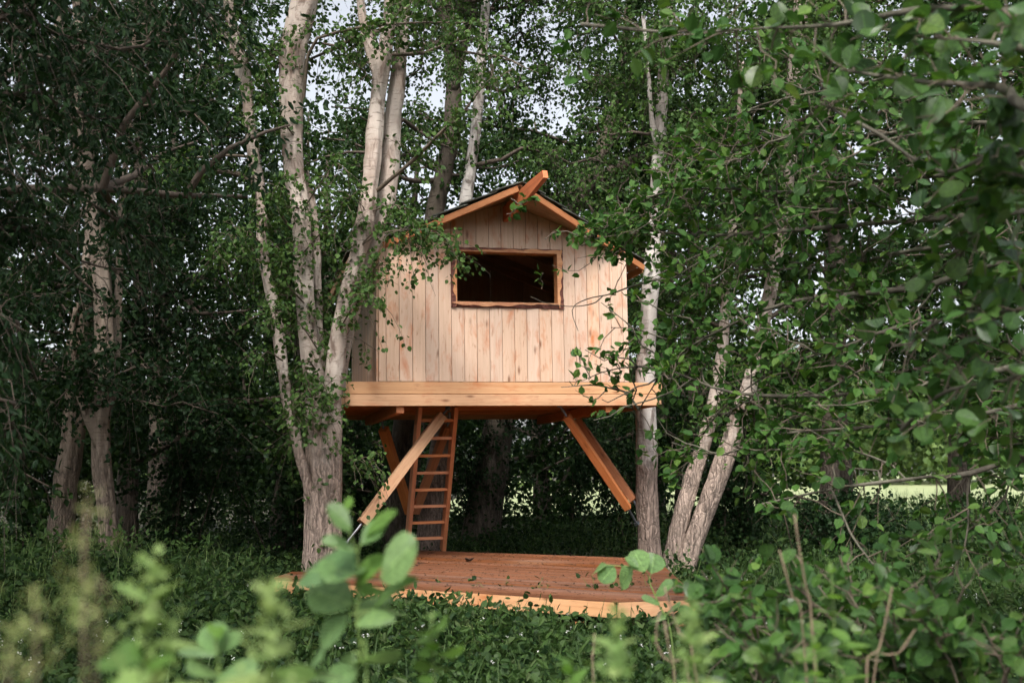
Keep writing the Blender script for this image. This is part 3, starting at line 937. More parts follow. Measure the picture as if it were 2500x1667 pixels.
# --- the left birch clump
def birch_clump():
    rg = np.random.default_rng(11)
    d = 12.7
    base = P(790, 1320, d)
    root = thing('birch_tree', 'several-stemmed pale birch clump with fluted base beside the platform', 'tree', (base[0], base[1], 0))
    main = stem_px([(782, 1420, d, 88), (783, 1330, d, 74), (781, 1180, d, 64), (779, 1040, d, 56), (772, 940, d, 50), (758, 860, d, 44), (744, 700, d, 44), (738, 560, d, 43),
                    (728, 470, d, 43), (716, 380, d, 48), (714, 250, d, 54), (716, 140, d, 56), (732, 60, d, 62), (758, -60, d, 58), (790, -300, d, 44), (820, -640, d, 25), (830, -900, d, 10)])
    s1 = stem_px([(766, 1250, d - .05, 24), (748, 1170, d - .12, 25), (725, 1080, d - .14, 25), (705, 1000, d - .14, 26), (696, 930, d - .12, 27), (686, 850, d - .1, 29), (662, 720, d - .1, 30), (641, 610, d, 29), (639, 500, d, 29),
                  (624, 390, d, 30), (610, 290, d, 31), (602, 210, d, 31), (580, 120, d, 30), (562, 40, d, 27), (552, -60, d, 25), (540, -300, d, 16), (530, -500, d, 8)], ground=False)
    s1b = stem_px([(600, 190, d, 24), (560, 110, d, 20), (525, 60, d, 18), (495, 0, d, 15), (470, -120, d, 10)], ground=False)
    s2 = stem_px([(806, 1500, d - .04, 66), (806, 1330, d - .04, 54), (807, 1180, d - .05, 50), (809, 1040, d - .06, 46), (815, 930, d - .15, 42), (830, 810, d - .2, 40), (850, 710, d - .25, 39), (880, 600, d - .25, 41), (898, 500, d - .2, 43), (908, 420, d - .1, 42), (918, 300, d, 40),
                  (930, 180, d, 38), (948, 80, d, 34), (955, -40, d, 30), (950, -260, d, 22), (945, -500, d, 10)], ground=False)
    s3 = stem_px([(812, 1100, d + .1, 36), (824, 960, d + .1, 34), (850, 800, d + .05, 34), (885, 680, d, 34), (915, 590, d + .0, 34), (942, 500, d + .1, 40), (955, 400, d + .15, 42), (960, 280, d + .2, 40), (975, 160, d + .2, 34), (985, 50, d + .2, 28), (990, -120, d + .2, 20), (1000, -400, d, 8)], ground=False)
    s3b = stem_px([(930, 200, d, 30), (905, 120, d, 26), (885, 40, d, 22), (870, -80, d, 16)], ground=False)
    s4 = stem_px([(790, 1480, d + .1, 60), (790, 1200, d + .1, 52), (786, 1000, d + .12, 36), (780, 880, d + .14, 28), (776, 760, d + .15, 26), (772, 620, d + .15, 24), (760, 500, d + .15, 26), (740, 420, d + .15, 22)], ground=False)
    # limbs read from the photograph
    def pl(pts):
        C = catmull(np.array([P(*p) for p in pts]), 12); return C
    limbs = [pl([(905, 480, 12.6), (950, 440, 12.4), (1010, 390, 12.2), (1090, 310, 12.0), (1130, 282, 11.9), (1165, 225, 11.8), (1250, 170, 11.6)]),
             pl([(740, 250, 12.6), (760, 110, 12.4), (840, 75, 12.3), (950, 60, 12.1), (1060, 55, 12.0), (1180, 57, 11.8)]),
             pl([(628, 385, 12.7), (560, 380, 12.4), (480, 385, 12.2), (400, 395, 12.0), (330, 410, 11.8)]),
             pl([(635, 470, 12.8), (600, 430, 12.9), (540, 420, 13.0), (470, 405, 13.0), (430, 430, 13.1), (330, 455, 13.2)]),
             pl([(710, 560, 12.6), (670, 500, 12.3), (655, 480, 12.2), (690, 440, 12.1), (720, 430, 12.0)]),
             pl([(640, 600, 12.6), (600, 560, 12.3), (560, 580, 12.0), (530, 620, 11.8)]),
             pl([(880, 600, 12.4), (930, 570, 12.1), (1010, 560, 11.9), (1080, 575, 11.8), (1120, 640, 11.8)]),
             pl([(880, 600, 12.4), (920, 560, 12.2), (960, 545, 12.1), (1010, 590, 12.0), (1030, 620, 12.0)]),
             pl([(850, 700, 12.4), (880, 690, 12.2), (910, 670, 12.1), (925, 640, 12.0), (950, 660, 12.0)]),
             pl([(830, 800, 12.4), (870, 740, 12.1), (905, 720, 12.0), (935, 740, 11.9)]),
             pl([(780, 860, 12.5), (740, 800, 12.2), (700, 760, 12.0), (660, 760, 11.9)]),
             pl([(770, 900, 12.5), (750, 880, 12.2), (740, 920, 12.1), (760, 960, 12.0), (790, 970, 11.95)]),
             pl([(690, 880, 12.5), (650, 860, 12.2), (620, 900, 12.0)]),
             pl([(742, 740, 12.6), (700, 690, 12.3), (690, 620, 12.1), (650, 580, 12.0)]),
             pl([(738, 620, 12.6), (790, 560, 12.3), (830, 500, 12.1), (870, 470, 12.0)]),
             pl([(735, 520, 12.6), (780, 450, 12.3), (820, 400, 12.1), (850, 420, 12.0)]),
             pl([(716, 330, 12.6), (680, 280, 12.3), (650, 230, 12.2), (640, 150, 12.1)]),
             pl([(898, 520, 12.5), (960, 500, 12.2), (1000, 520, 12.0), (1030, 560, 11.9)]),
             pl([(780, 980, 12.5), (740, 960, 12.25), (715, 990, 12.1), (740, 1040, 12.0)])]
    lr = [.028, .024, .02, .045, .018] + [.010] * 14
    up_l, up_r = [], []
    for (c, r), n in ((main, 9), (s1, 7), (s2, 7), (s3, 5)):
        a_, b_ = auto_limbs(c, r, n, rg, (1.0, 2.0), (-.1, .7), .62, 1.0, 2, .25)
        up_l += a_; up_r += b_
    for (c, r), n in ((main, 8), (s1, 8), (s2, 6), (s4, 5)):
        a_, b_ = auto_limbs(c, r, n, rg, (.3, .8), (-.2, .6), .25, .75, 1, .4)
        up_l += a_; up_r += [x * .5 for x in b_]
    near = twigs_from(limbs, 520, (.12, .45), .5, rg, .4, -.05, tmin=.3)
    top = twigs_from(up_l, 1150, (.2, .6), .5, rg, .4, 0)
    # shoots straight off the stems
    shoots = twigs_from([main[0][10:75], s1[0][:70], s2[0][:50], s4[0]], 330, (.15, .42), .35, rg, .1, .1)
    finish_tree(root, [main, s1, s2, s3, s4, s1b, s3b], limbs + up_l, lr + up_r, 10, (.2, .5), .5, 11, (.042, .068), rg, M_BIRCH, L_BIRCH, LEAF4, 44, .012, .10,
                fine=(10, 60), extra=np.concatenate([near, top, shoots]), lim_mat=M_TWIGP)
birch_clump()

def px_tree(label, name, stems, seed, bmat, lmat, n_limb=10, limb_len=(1.2, 2.4), tr=(.45, 1.0), ntw=1600, twlen=(.25, .7), m=10, size=(.05, .085), tmpl=LEAF2,
            sides=20, rough=.008, flute=.04, elev=(0, .8), droop=.25, extra_limbs=(), group=None, fine=(8, 40), twig_every=2, hang=.5, shoots=0, cat='tree'):
    rg = np.random.default_rng(seed)
    st = [stem_px(s, ground=(k == 0)) for k, s in enumerate(stems)]
    b = st[0][0][0]
    root = thing(name, label, cat, (b[0], b[1], 0), group)
    limbs, lr = [], []
    for k, (c, r) in enumerate(st):
        a_, b_ = auto_limbs(c, r, max(2, int(n_limb / (1 if k == 0 else 2))), rg, limb_len, elev, tr[0], tr[1], 3, .15)
        limbs += a_; lr += b_
    for e_ in extra_limbs:
        limbs.append(catmull(np.array([P(*q[:3]) for q in e_]), 10)); lr.append(e_[0][3])
    ex = None
    if shoots:
        ex = twigs_from([c[len(c) // 6:] for c, r in st], shoots, (.15, .5), .3, rg, .1, .1)
    finish_tree(root, st, limbs, lr, ntw, twlen, droop, m, size, rg, bmat, lmat, tmpl, sides, rough, flute, fine=fine, twig_every=twig_every, hang=hang, extra=ex)
    return root

# dark trunk and white birch behind the house, both also seen below the platform
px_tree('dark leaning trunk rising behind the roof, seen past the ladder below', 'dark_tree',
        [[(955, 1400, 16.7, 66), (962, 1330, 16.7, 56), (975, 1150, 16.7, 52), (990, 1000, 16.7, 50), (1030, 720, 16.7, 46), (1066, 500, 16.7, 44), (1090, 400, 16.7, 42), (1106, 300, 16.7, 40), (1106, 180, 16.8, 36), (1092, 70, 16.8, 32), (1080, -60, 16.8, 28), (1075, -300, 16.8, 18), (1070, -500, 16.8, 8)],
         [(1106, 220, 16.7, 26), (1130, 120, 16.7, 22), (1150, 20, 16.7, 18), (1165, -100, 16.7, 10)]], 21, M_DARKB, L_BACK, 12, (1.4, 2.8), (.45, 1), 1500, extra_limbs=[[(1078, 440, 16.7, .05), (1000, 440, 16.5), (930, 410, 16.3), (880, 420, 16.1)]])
px_tree('slender white birch stem rising just behind the roof ridge', 'birch_tree',
        [[(1040, 1400, 16.3, 70), (1044, 1330, 16.3, 62), (1060, 1200, 16.3, 56), (1078, 1080, 16.3, 50), (1098, 960, 16.3, 44), (1120, 700, 16.3, 36), (1137, 500, 16.3, 30), (1150, 410, 16.3, 28), (1164, 300, 16.3, 27), (1174, 170, 16.3, 26), (1182, 60, 16.3, 24), (1190, -60, 16.3, 20), (1200, -350, 16.3, 10)]],
        22, M_BIRCHW, L_BIRCH, 10, (1.0, 2.2), (.55, 1), 1100, size=(.045, .07), droop=.6, rough=.006, hang=.9)
# right birch and the leaning pair beside it
px_tree('straight flaky-barked birch just past the platform end that the brace rod meets', 'birch_tree',
        [[(1590, 1420, 14.6, 62), (1586, 1340, 14.6, 56), (1580, 1200, 14.6, 54), (1578, 1050, 14.6, 53), (1576, 930, 14.6, 50), (1582, 800, 14.6, 44), (1590, 690, 14.6, 40), (1598, 560, 14.6, 37), (1606, 430, 14.6, 34), (1613, 300, 14.6, 32), (1620, 190, 14.6, 30), (1632, 60, 14.6, 24), (1640, -80, 14.6, 18), (1650, -400, 14.6, 8)],
         [(1606, 360, 14.5, 16), (1592, 300, 14.45, 14), (1584, 200, 14.4, 12), (1578, 120, 14.4, 10), (1570, 40, 14.4, 8)]],
        23, M_BIRCHW, L_BIRCH, 12, (.9, 2.0), (.4, 1), 1300, size=(.045, .075), sides=30, rough=.008, flute=.05, fine=(10, 60), droop=.5, shoots=160, hang=.8)
px_tree('leaning pale birch with two splayed stems at the right of the deck', 'birch_tree',
        [[(1650, 1460, 15.10, 54), (1690, 1330, 15.10, 47), (1732, 1220, 15.10, 47), (1772, 1110, 15.10, 45), (1810, 1000, 15.10, 40), (1840, 900, 15.10, 35), (1860, 800, 15.10, 31), (1885, 680, 15.10, 31), (1905, 560, 15.10, 33), (1922, 420, 15.10, 37), (1935, 260, 15.10, 38), (1950, 80, 15.10, 38), (1960, -80, 15.10, 33), (1970, -350, 15.10, 19)],
         [(1610, 1500, 15.15, 45), (1638, 1370, 15.15, 42), (1664, 1260, 15.20, 40), (1690, 1170, 15.25, 38), (1722, 1070, 15.30, 33), (1748, 960, 15.35, 30), (1765, 840, 15.40, 26), (1775, 700, 15.40, 24), (1790, 560, 15.40, 21), (1800, 400, 15.40, 17), (1810, 150, 15.40, 10)]],
        24, M_BIRCH, L_BIRCH, 12, (1.0, 2.4), (.35, 1), 1700, size=(.05, .075), sides=30, rough=.008, flute=.06, fine=(10, 60), shoots=160)
# left pair in the shade
px_tree('shaded pale forked trunk with a broken side branch in the dark left wood', 'birch_tree',
        [[(275, 1400, 12.8, 70), (268, 1330, 12.8, 52), (262, 1240, 12.8, 46), (248, 1130, 12.8, 46), (246, 1040, 12.8, 46), (255, 960, 12.8, 46), (258, 860, 12.8, 50), (252, 740, 12.8, 46), (246, 640, 12.8, 40), (230, 520, 12.8, 38), (212, 380, 12.8, 36), (198, 220, 12.8, 34), (192, 80, 12.8, 30), (186, -80, 12.8, 26), (180, -400, 12.8, 12)],
         [(244, 1090, 12.75, 26), (224, 1040, 12.7, 24), (204, 990, 12.65, 20), (186, 955, 12.6, 17), (168, 930, 12.6, 14), (152, 918, 12.6, 8)],
         [(268, 980, 12.95, 22), (282, 870, 13.0, 22), (288, 760, 13.0, 20), (292, 640, 13.0, 18), (300, 480, 13.0, 16), (320, 250, 13.0, 12), (330, 60, 13, 8)]],
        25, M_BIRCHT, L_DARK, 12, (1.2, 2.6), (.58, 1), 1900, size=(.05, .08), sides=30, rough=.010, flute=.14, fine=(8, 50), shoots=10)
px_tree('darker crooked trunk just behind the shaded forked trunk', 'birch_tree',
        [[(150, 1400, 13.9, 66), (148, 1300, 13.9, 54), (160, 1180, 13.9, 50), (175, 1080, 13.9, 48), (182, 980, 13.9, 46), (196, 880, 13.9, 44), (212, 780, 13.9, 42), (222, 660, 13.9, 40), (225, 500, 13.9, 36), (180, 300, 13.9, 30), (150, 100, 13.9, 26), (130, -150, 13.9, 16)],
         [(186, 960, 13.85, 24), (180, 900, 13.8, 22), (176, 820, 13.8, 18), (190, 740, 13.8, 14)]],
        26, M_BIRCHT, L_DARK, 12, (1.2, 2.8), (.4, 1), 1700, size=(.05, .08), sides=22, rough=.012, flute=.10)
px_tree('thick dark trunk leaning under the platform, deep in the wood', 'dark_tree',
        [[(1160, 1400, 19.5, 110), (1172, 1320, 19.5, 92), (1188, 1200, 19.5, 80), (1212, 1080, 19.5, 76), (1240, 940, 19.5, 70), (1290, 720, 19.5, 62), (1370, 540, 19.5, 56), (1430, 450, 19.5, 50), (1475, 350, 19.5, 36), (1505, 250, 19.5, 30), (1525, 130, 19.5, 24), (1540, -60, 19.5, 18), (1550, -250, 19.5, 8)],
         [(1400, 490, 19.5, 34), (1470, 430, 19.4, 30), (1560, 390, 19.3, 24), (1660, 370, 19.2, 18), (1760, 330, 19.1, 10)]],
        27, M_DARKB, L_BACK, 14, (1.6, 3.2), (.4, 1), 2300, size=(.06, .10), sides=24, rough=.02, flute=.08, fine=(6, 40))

# background trees, each a tree of its own
def back_tree(x, y, h, r, seed, label, crown_r=3.0, tmin=.18, ntw=1700, m=10, size=(.075, .12), lmat=None, bmat=None, lean=(0, 0), name='woodland_tree', limbs_n=18):
    rg = np.random.default_rng(seed)
    root = thing(name, label, 'tree', (x, y, 0), 'trees of the wood behind the tree house')
    pts = np.array([[x, y, -.15, r * 1.3], [x + lean[0] * .1, y, h * .12, r], [x + lean[0] * .35 + rg.normal() * .15, y + rg.normal() * .15, h * .35, r * .85],
                    [x + lean[0] * .65 + rg.normal() * .2, y + lean[1] * .65, h * .65, r * .55], [x + lean[0], y + lean[1], h, .02]])
    C = catmull(pts, 40)
    line, rad = C[:, :3], np.maximum(C[:, 3], .01)
    limbs, lr = auto_limbs(line, rad, limbs_n, rg, (crown_r * .6, crown_r * 1.15), (-.1, .75), tmin, 1.0, 4, .2)
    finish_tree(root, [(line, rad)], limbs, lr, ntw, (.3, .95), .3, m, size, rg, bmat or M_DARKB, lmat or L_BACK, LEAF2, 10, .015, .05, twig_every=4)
bt = [
 (-9.6, 12.6, 10, .20, 'dark broad tree added mostly outside the left edge to shade the trunks', 3.4, (.5, 0)),  # extra tree put in for its shade, mostly out of view
 (-8.6, 16.5, 11, .20, 'dark leafy tree filling the far left edge of the wood', 3.2, (.4, 0)),
 (-6.2, 18.5, 12, .16, 'leafy tree standing behind the shaded forked trunk', 3.0, (-.3, 0)),
 (-3.9, 18.8, 7.6, .13, 'tree with thin limbs between the forked trunk and the birch clump', 2.8, (.5, 0)),
 (-2.0, 21.5, 8.2, .18, 'tall tree glimpsed right behind the birch clump stems', 3.0, (.3, 0)),
 (.6, 25.5, 9.5, .2, 'tall leafy tree whose crown fills the gap above the roof ridge', 3.2, (0, 0)),
 (3.0, 20.5, 9.0, .17, 'leafy tree behind the straight birch at the platform end', 3.0, (.4, 0)),
 (4.9, 18.0, 11.5, .16, 'leafy tree just behind the leaning pair of birch stems', 2.8, (.5, 0)),
 (7.6, 19.5, 12, .18, 'dense tree behind the alder foliage right of the leaning birch', 3.2, (-.3, 0)),
 (9.3, 17.0, 11, .17, 'dark tree at the far right edge above the meadow', 3.0, (-.4, 0)),
 (-11.5, 22.5, 13, .2, 'tall dim tree deep in the wood at the far left', 3.4, (.4, 0)),
 (-7.8, 25.0, 13.5, .2, 'tall dim tree deep in the wood behind the shaded trunks', 3.4, (.3, 0)),
 (-4.2, 27.0, 10, .19, 'distant tree low in the bright gap left of the birch clump', 3.0, (-.2, 0)),
 (3.4, 27.5, 11, .2, 'distant tall tree above the right slope of the roof', 3.3, (.2, 0)),
 (7.4, 26.0, 13.5, .2, 'distant tree behind the right side foliage', 3.3, (.4, 0)),
 (11.6, 24.5, 13, .2, 'distant tree over the bright meadow at the right edge', 3.3, (-.5, 0)),
]
for k, (x, y, h, r, lab, cr, ln) in enumerate(bt):
    back_tree(x, y, h, r, 100 + k, lab, cr, .26 if x > 4.5 else (.16 if y < 23 else .22), 1800 if y < 23 else 1350, 10, (.075, .12) if y < 23 else (.09, .14), lean=ln)

# thin understorey stems and shrubs behind the platform
def shrub(x, y, h, w, seed, label, nstem=7, ntw=420, m=10, size=(.05, .085), lmat=None, name='shrub'):
    rg = np.random.default_rng(seed)
    root = thing(name, label, 'shrub', (x, y, 0), 'understorey shrubs')
    limbs, lr = [], []
    for k in range(nstem):
        az = rg.uniform(0, 6.28); R_ = w * rg.uniform(.25, 1)
        e_ = np.array([x + math.cos(az) * R_, y + math.sin(az) * R_ * .7, h * rg.uniform(.6, 1)])
        st = np.array([x + rg.normal() * .15, y + rg.normal() * .15, -.05])
        md = (st + e_) / 2 + np.array([0, 0, h * .15]) + rg.normal(size=3) * .08
        limbs.append(catmull(np.array([st, md, e_]), 9)); lr.append(rg.uniform(.010, .022))
    tw = twigs_from(limbs, ntw, (.2, .6), .35, rg, .3, .1, tmin=.12)
    V, F = leaf_cloud(*leaves_on(tw, m, size, rg), LEAF2)
    world_mesh('crown', V, F, lmat or L_DARK, root, False, 'stuff')
    V, F = join([batch_tubes(tw[::3], .004, .0015, 3), limb_mesh(limbs, lr)])
    world_mesh('branches', V, F, M_TWIG, root, True, 'stuff')
sh = [
 (-8.2, 14.5, 2.6, 1.5, 'dark shrub at the far left edge below the shaded trunks'),
 (-6.4, 16.2, 2.8, 1.4, 'dark shrub behind the base of the crooked shaded trunk'),
 (-4.6, 15.6, 2.6, 1.4, 'dark shrub between the shaded trunks and the birch clump'),
 (-3.4, 17.2, 3.0, 1.5, 'shrub close behind the left of the birch clump'),
 (-2.3, 19.0, 3.0, 1.3, 'shrub seen between the birch clump and the slanting front brace'),
 (-.6, 19.6, 2.6, 1.2, 'shrub seen just right of the ladder'),
 (.9, 21.6, 2.8, 1.4, 'shrub in the dark below the platform beside the thick trunk'),
 (1.9, 18.9, 2.5, 1.2, 'shrub behind the pair of right-hand braces'),
 (3.4, 17.2, 2.6, 1.3, 'shrub behind the splayed birch stems'),
 (4.6, 15.8, 1.1, .8, 'shrub right of the splayed birch stems'),
 (6.9, 17.4, .8, 1.0, 'shrub in the right side wood before the meadow'),
 (8.0, 15.5, .8, 1.0, 'shrub low at the right edge before the meadow'),
]
for k, (x, y, h, w, lab) in enumerate(sh):
    shrub(x, y, h, w, 300 + k, lab)

# ------------------------------------------------------------------ distant wood beyond the meadow
def distant_wood():
    rg = np.random.default_rng(77)
    n = 330
    cx = np.concatenate([rg.uniform(-60, 60, 150), rg.uniform(8, 46, 180)]); cy_ = rg.uniform(74, 98, n); cr = rg.uniform(1.6, 3.2, n); cz = rg.uniform(.8, 9.5, n)
    k = 190
    d = unit(rg.normal(size=(n, k, 3))) * (rg.random((n, k, 1)) ** .4)
    pos = np.stack([cx, cy_, cz], -1)[:, None] + d * cr[:, None, None] * np.array([1.2, 1, .9])
    pos = pos.reshape(-1, 3); pos = pos[pos[:, 2] > .1]
    m = len(pos)
    V, F = leaf_cloud(pos, rg.normal(size=(m, 3)), rg.normal(size=(m, 3)) + [0, -.3, .6], rg.uniform(.3, .6, m), LEAF2)
    o = world_mesh('distant_woods', V, F, L_FAR, None, False, 'stuff')
    tag(o, 'far line of sunlit trees beyond the pale meadow', 'woods')
distant_wood()
def thicket():
    rg = np.random.default_rng(78)
    n = 520
    cx = rg.uniform(-24, 4.5, n); cy_ = rg.uniform(27.5, 33, n); cr = rg.uniform(.7, 1.5, n); cz = rg.uniform(.2, 1, n) ** 1.0 * 4.2
    keep = (cx < -2.5) | (rg.random(n) < .45)
    cx, cy_, cr, cz = cx[keep], cy_[keep], cr[keep], cz[keep]; n = len(cx)
    k = 110
    d = unit(rg.normal(size=(n, k, 3))) * (rg.random((n, k, 1)) ** .4)
    pos = (np.stack([cx, cy_, cz], -1)[:, None] + d * cr[:, None, None]).reshape(-1, 3)
    pos = pos[pos[:, 2] > .05]; m = len(pos)
    V, F = leaf_cloud(pos, rg.normal(size=(m, 3)), rg.normal(size=(m, 3)) + [0, -.2, .6], rg.uniform(.12, .2, m), LEAF2)
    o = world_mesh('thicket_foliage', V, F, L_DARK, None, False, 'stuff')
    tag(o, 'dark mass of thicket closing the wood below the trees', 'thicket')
thicket()

# ------------------------------------------------------------------ undergrowth
all_deck = [main_poly, left_poly]
def inside(poly, x, y, grow=0.0):
    c = poly.mean(0)
    poly = c + (poly - c) * (1 + grow)
    r = np.zeros(len(x), bool)
    j = len(poly) - 1
    for i in range(len(poly)):
        xi, yi = poly[i]; xj, yj = poly[j]
        cond = ((yi > y) != (yj > y)) & (x < (xj - xi) * (y - yi) / (yj - yi + 1e-12) + xi)
        r ^= cond
        j = i
    return r
def on_deck(x, y): return inside(main_poly, x, y, .02) | inside(left_poly, x, y, .05)
def undergrowth():
    rg = np.random.default_rng(41)
    hn_ = SineNoise(9, 12, .5, 2.5)
    def field(n, y0, y1, xf, hgt, size, leaves, tmpl, name, label, mat, pw=1.0):
        y = y0 + (y1 - y0) * rg.random(n) ** pw
        x = rg.uniform(-1, 1, n) * (y * xf + .6)
        keep = ~on_deck(x, y)
        x, y = x[keep], y[keep]
        n = len(x)
        h = rg.uniform(.55, 1.1, n) * hgt * (1 + .55 * hn_(np.stack([x, y, 0 * x], -1)))
        h = np.clip(h, .08, hgt * 1.9) * np.where(x < -2.4, 1.15, 1.0)
        # keep the ground in front of the deck low
        low = (np.abs(x + .2) < 2.6) & (y < 12.4)
        h = np.where(low, np.minimum(h, .34), h)
        front_d = (np.array(FLc) @ pvec) - (x * pvec[0] + y * pvec[1])
        h = np.where(low & (front_d < .7) & (front_d > -.1), np.minimum(h, .15), h)
        base = np.stack([x, y, ground_z(x, y)], -1)
        s = np.linspace(0, 1, 4)
        az = rg.uniform(0, 6.28, n); R_ = rg.uniform(.05, .30, n)
        d = np.stack([np.cos(az) * R_, np.sin(az) * R_, h], -1)
        pts = base[:, None] + d[:, None] * s[None, :, None] * np.array([1, 1, 1]) 
        pts[..., 2] += (h[:, None] * .25 * np.sin(s * math.pi)[None])
        pos, tip, nor, sz = leaves_on(pts, leaves, size, rg, jit=.06, tmin=.2, hang=.2, upn=.65)
        ok = ~on_deck(pos[:, 0], pos[:, 1]) | (pos[:, 2] < .2)
        V, F = leaf_cloud(pos[ok], tip[ok], nor[ok], sz[ok], tmpl)
        Vs, Fs = batch_tubes(pts[::2], .003, .0015, 3)
        me_o = world_mesh(name, V, F, mat, None, False, 'stuff')
        tag(me_o, label, 'undergrowth')
        so = world_mesh('undergrowth_stems', Vs, Fs, M_STEMG, None, False, 'stuff')
        tag(so, 'thin green stems of the ' + label, 'undergrowth')
    field(9500, 6.5, 13.5, .50, .30, (.025, .07), 11, LEAF4, 'undergrowth', 'low brambles and herbs around the deck', L_COVER)
    field(9000, 13.0, 25.0, .52, .48, (.05, .085), 9, LEAF2, 'undergrowth', 'dark undergrowth deeper in the wood', L_COVER)
    field(4200, 6.5, 13.5, .50, .40, (.05, .10), 9, LEAFE, 'undergrowth', 'taller narrow-leaved herbs standing out of the brambles', L_HERB)
    # tiny white flowers
    n = 260
    y = rg.uniform(7, 13, n); x = rg.uniform(-1, 1, n) * y * .47
    k = ~on_deck(x, y); x, y = x[k], y[k]; n = len(x)
    pos = np.stack([x, y, rg.uniform(.22, .42, n)], -1)
    pos = np.repeat(pos, 5, 0) + rg.normal(size=(n * 5, 3)) * .006
    V, F = leaf_cloud(pos, rg.normal(size=(n * 5, 3)), rg.normal(size=(n * 5, 3)) + [0, -.5, 1], np.full(n * 5, .012), LEAF2)
    o = world_mesh('wildflowers', V, F, L_WHITE, None, False, 'stuff')
    tag(o, 'tiny white flowers scattered in the undergrowth', 'flowers')
    # long grass
    def grass(cx, cy_, rx, ry, n, L, label, seed):
        r2 = np.random.default_rng(seed)
        x = cx + r2.normal(size=n) * rx; y = cy_ + r2.normal(size=n) * ry
        k = ~on_deck(x, y); x, y = x[k], y[k]; n = len(x)
        az = r2.uniform(0, 6.28, n); ll = r2.uniform(L * .5, L, n)
        s = np.linspace(0, 1, 6)
        out_ = np.stack([np.cos(az), np.sin(az), 0 * az], -1)
        bend = r2.uniform(.2, .7, n)
        pts = np.stack([x, y, ground_z(x, y)], -1)[:, None] + (out_ * (ll * bend)[:, None])[:, None] * (s ** 1.8)[None, :, None]
        pts[..., 2] += ll[:, None] * (s[None] - .45 * bend[:, None] * s[None] ** 2.5)
        w = np.cross(out_, [0, 0, 1.0])[:, None] * (.006 * (1 - s ** 2))[None, :, None]
        V = np.stack([pts - w, pts + w], 2).reshape(-1, 3)
        b = (np.arange(n) * 12)[:, None] + (np.arange(5) * 2)[None]
        q = np.stack([b, b + 1, b + 3, b + 2], -1).reshape(-1, 4)
        o = world_mesh('grass', V, [q], L_GRASS, None, False, 'stuff')
        tag(o, label, 'grass')
    grass(3.0, 12.4, .45, .5, 320, .7, 'tuft of long arching grass right of the leaning birch base', 5)
    grass(4.8, 13.5, 1.2, 1.0, 350, .6, 'long grass growing low in front of the bright meadow', 6)
    grass(0, 9.5, 3.2, 2.0, 2600, .5, 'thin grass blades scattered through the brambles before the deck', 9)
    grass(-1.9, 12.6, .25, .4, 260, .4, 'short grass between the birch clump and the deck corner', 7)
    grass(12, 36, 8, 1.5, 3500, 1.0, 'fringe of tall grass along the edge of the meadow', 8)
undergrowth()

# ------------------------------------------------------------------ leaf pieces for near plants
def leaf_piece(seed, wid=.44, notch=.02, lance=False):
    rg = np.random.default_rng(seed)
    ts = np.array([.10, .30, .55, .80, .94]) if not lance else np.array([.08, .25, .5, .75, .92])
    def prof(t):
        if lance: return .19 * np.sin(math.pi * t ** .75) ** .9
        return wid * np.sin(math.pi * np.clip(t, 0, 1) ** 1.15) ** .62
    V = [(0, 0, 0)]
    cols = np.array([-1, -.55, 0, .55, 1])
    curl = rg.uniform(.05, .25); cup = rg.uniform(.05, .35)
    tw = rg.uniform(-.15, .15)
    for t in ts:
        w = prof(t)
        for c in cols:
            y = c * w * (1 + rg.uniform(-.05, .05))
            z = cup * abs(y) ** 1.3 - curl * t ** 2 + tw * y * t + rg.normal() * .008
            V.append((t + (0 if abs(c) < 1 else rg.uniform(-.02, .02)), y, z))
    V.append((1 - notch, 0, -curl))
    n = len(ts); F3, F4 = [], []
    for c in range(4): F3.append((0, 1 + c + 1, 1 + c))
    for r in range(n - 1):
        for c in range(4):
            a = 1 + r * 5 + c
            F4.append((a, a + 1, a + 6, a + 5))
    e = 1 + (n - 1) * 5
    for c in range(4): F3.append((e + c, e + c + 1, len(V) - 1))
    return np.array(V), [np.array(F3), np.array(F4)]
ALDER_L = [leaf_piece(s) for s in range(5)]
LANCE_L = [leaf_piece(20 + s, lance=True, notch=0) for s in range(4)]
_lm = {}
def leaf_me(kind, k, mat):
    key = (kind, k, mat.name)
    if key not in _lm:
        V, F = (ALDER_L if kind == 'alder' else LANCE_L)[k]
        me = mesh_np('leaf', V, F, True); me.materials.append(mat)
        _lm[key] = me
    return _lm[key]
def leaf_obj(pos, tip, nor, size, mat, parent, kind='alder', wid=1.0, rr=random.Random(9)):
    x = Vector(tip).normalized()
    y = Vector(nor).cross(x).normalized(); z = x.cross(y)
    M = Matrix((x * size, y * size * wid, z * size)).transposed().to_4x4()
    M.translation = Vector(pos)
    me = leaf_me(kind, rr.randrange(5 if kind == 'alder' else 4), mat)
    o = bpy.data.objects.new('leaf', me)
    link(o, parent, M)
    return o
def in_frame(pos, pad=60):
    d = pos - CAM
    dep = -(d @ _b0)
    px = 1250 + FPX * (d @ _R) / np.maximum(dep, .1); py = 833.5 - FPX * (d @ _U) / np.maximum(dep, .1)
    return (dep > .5) & (px > -pad) & (px < 2500 + pad) & (py > -pad) & (py < 1667 + pad), dep, px, py

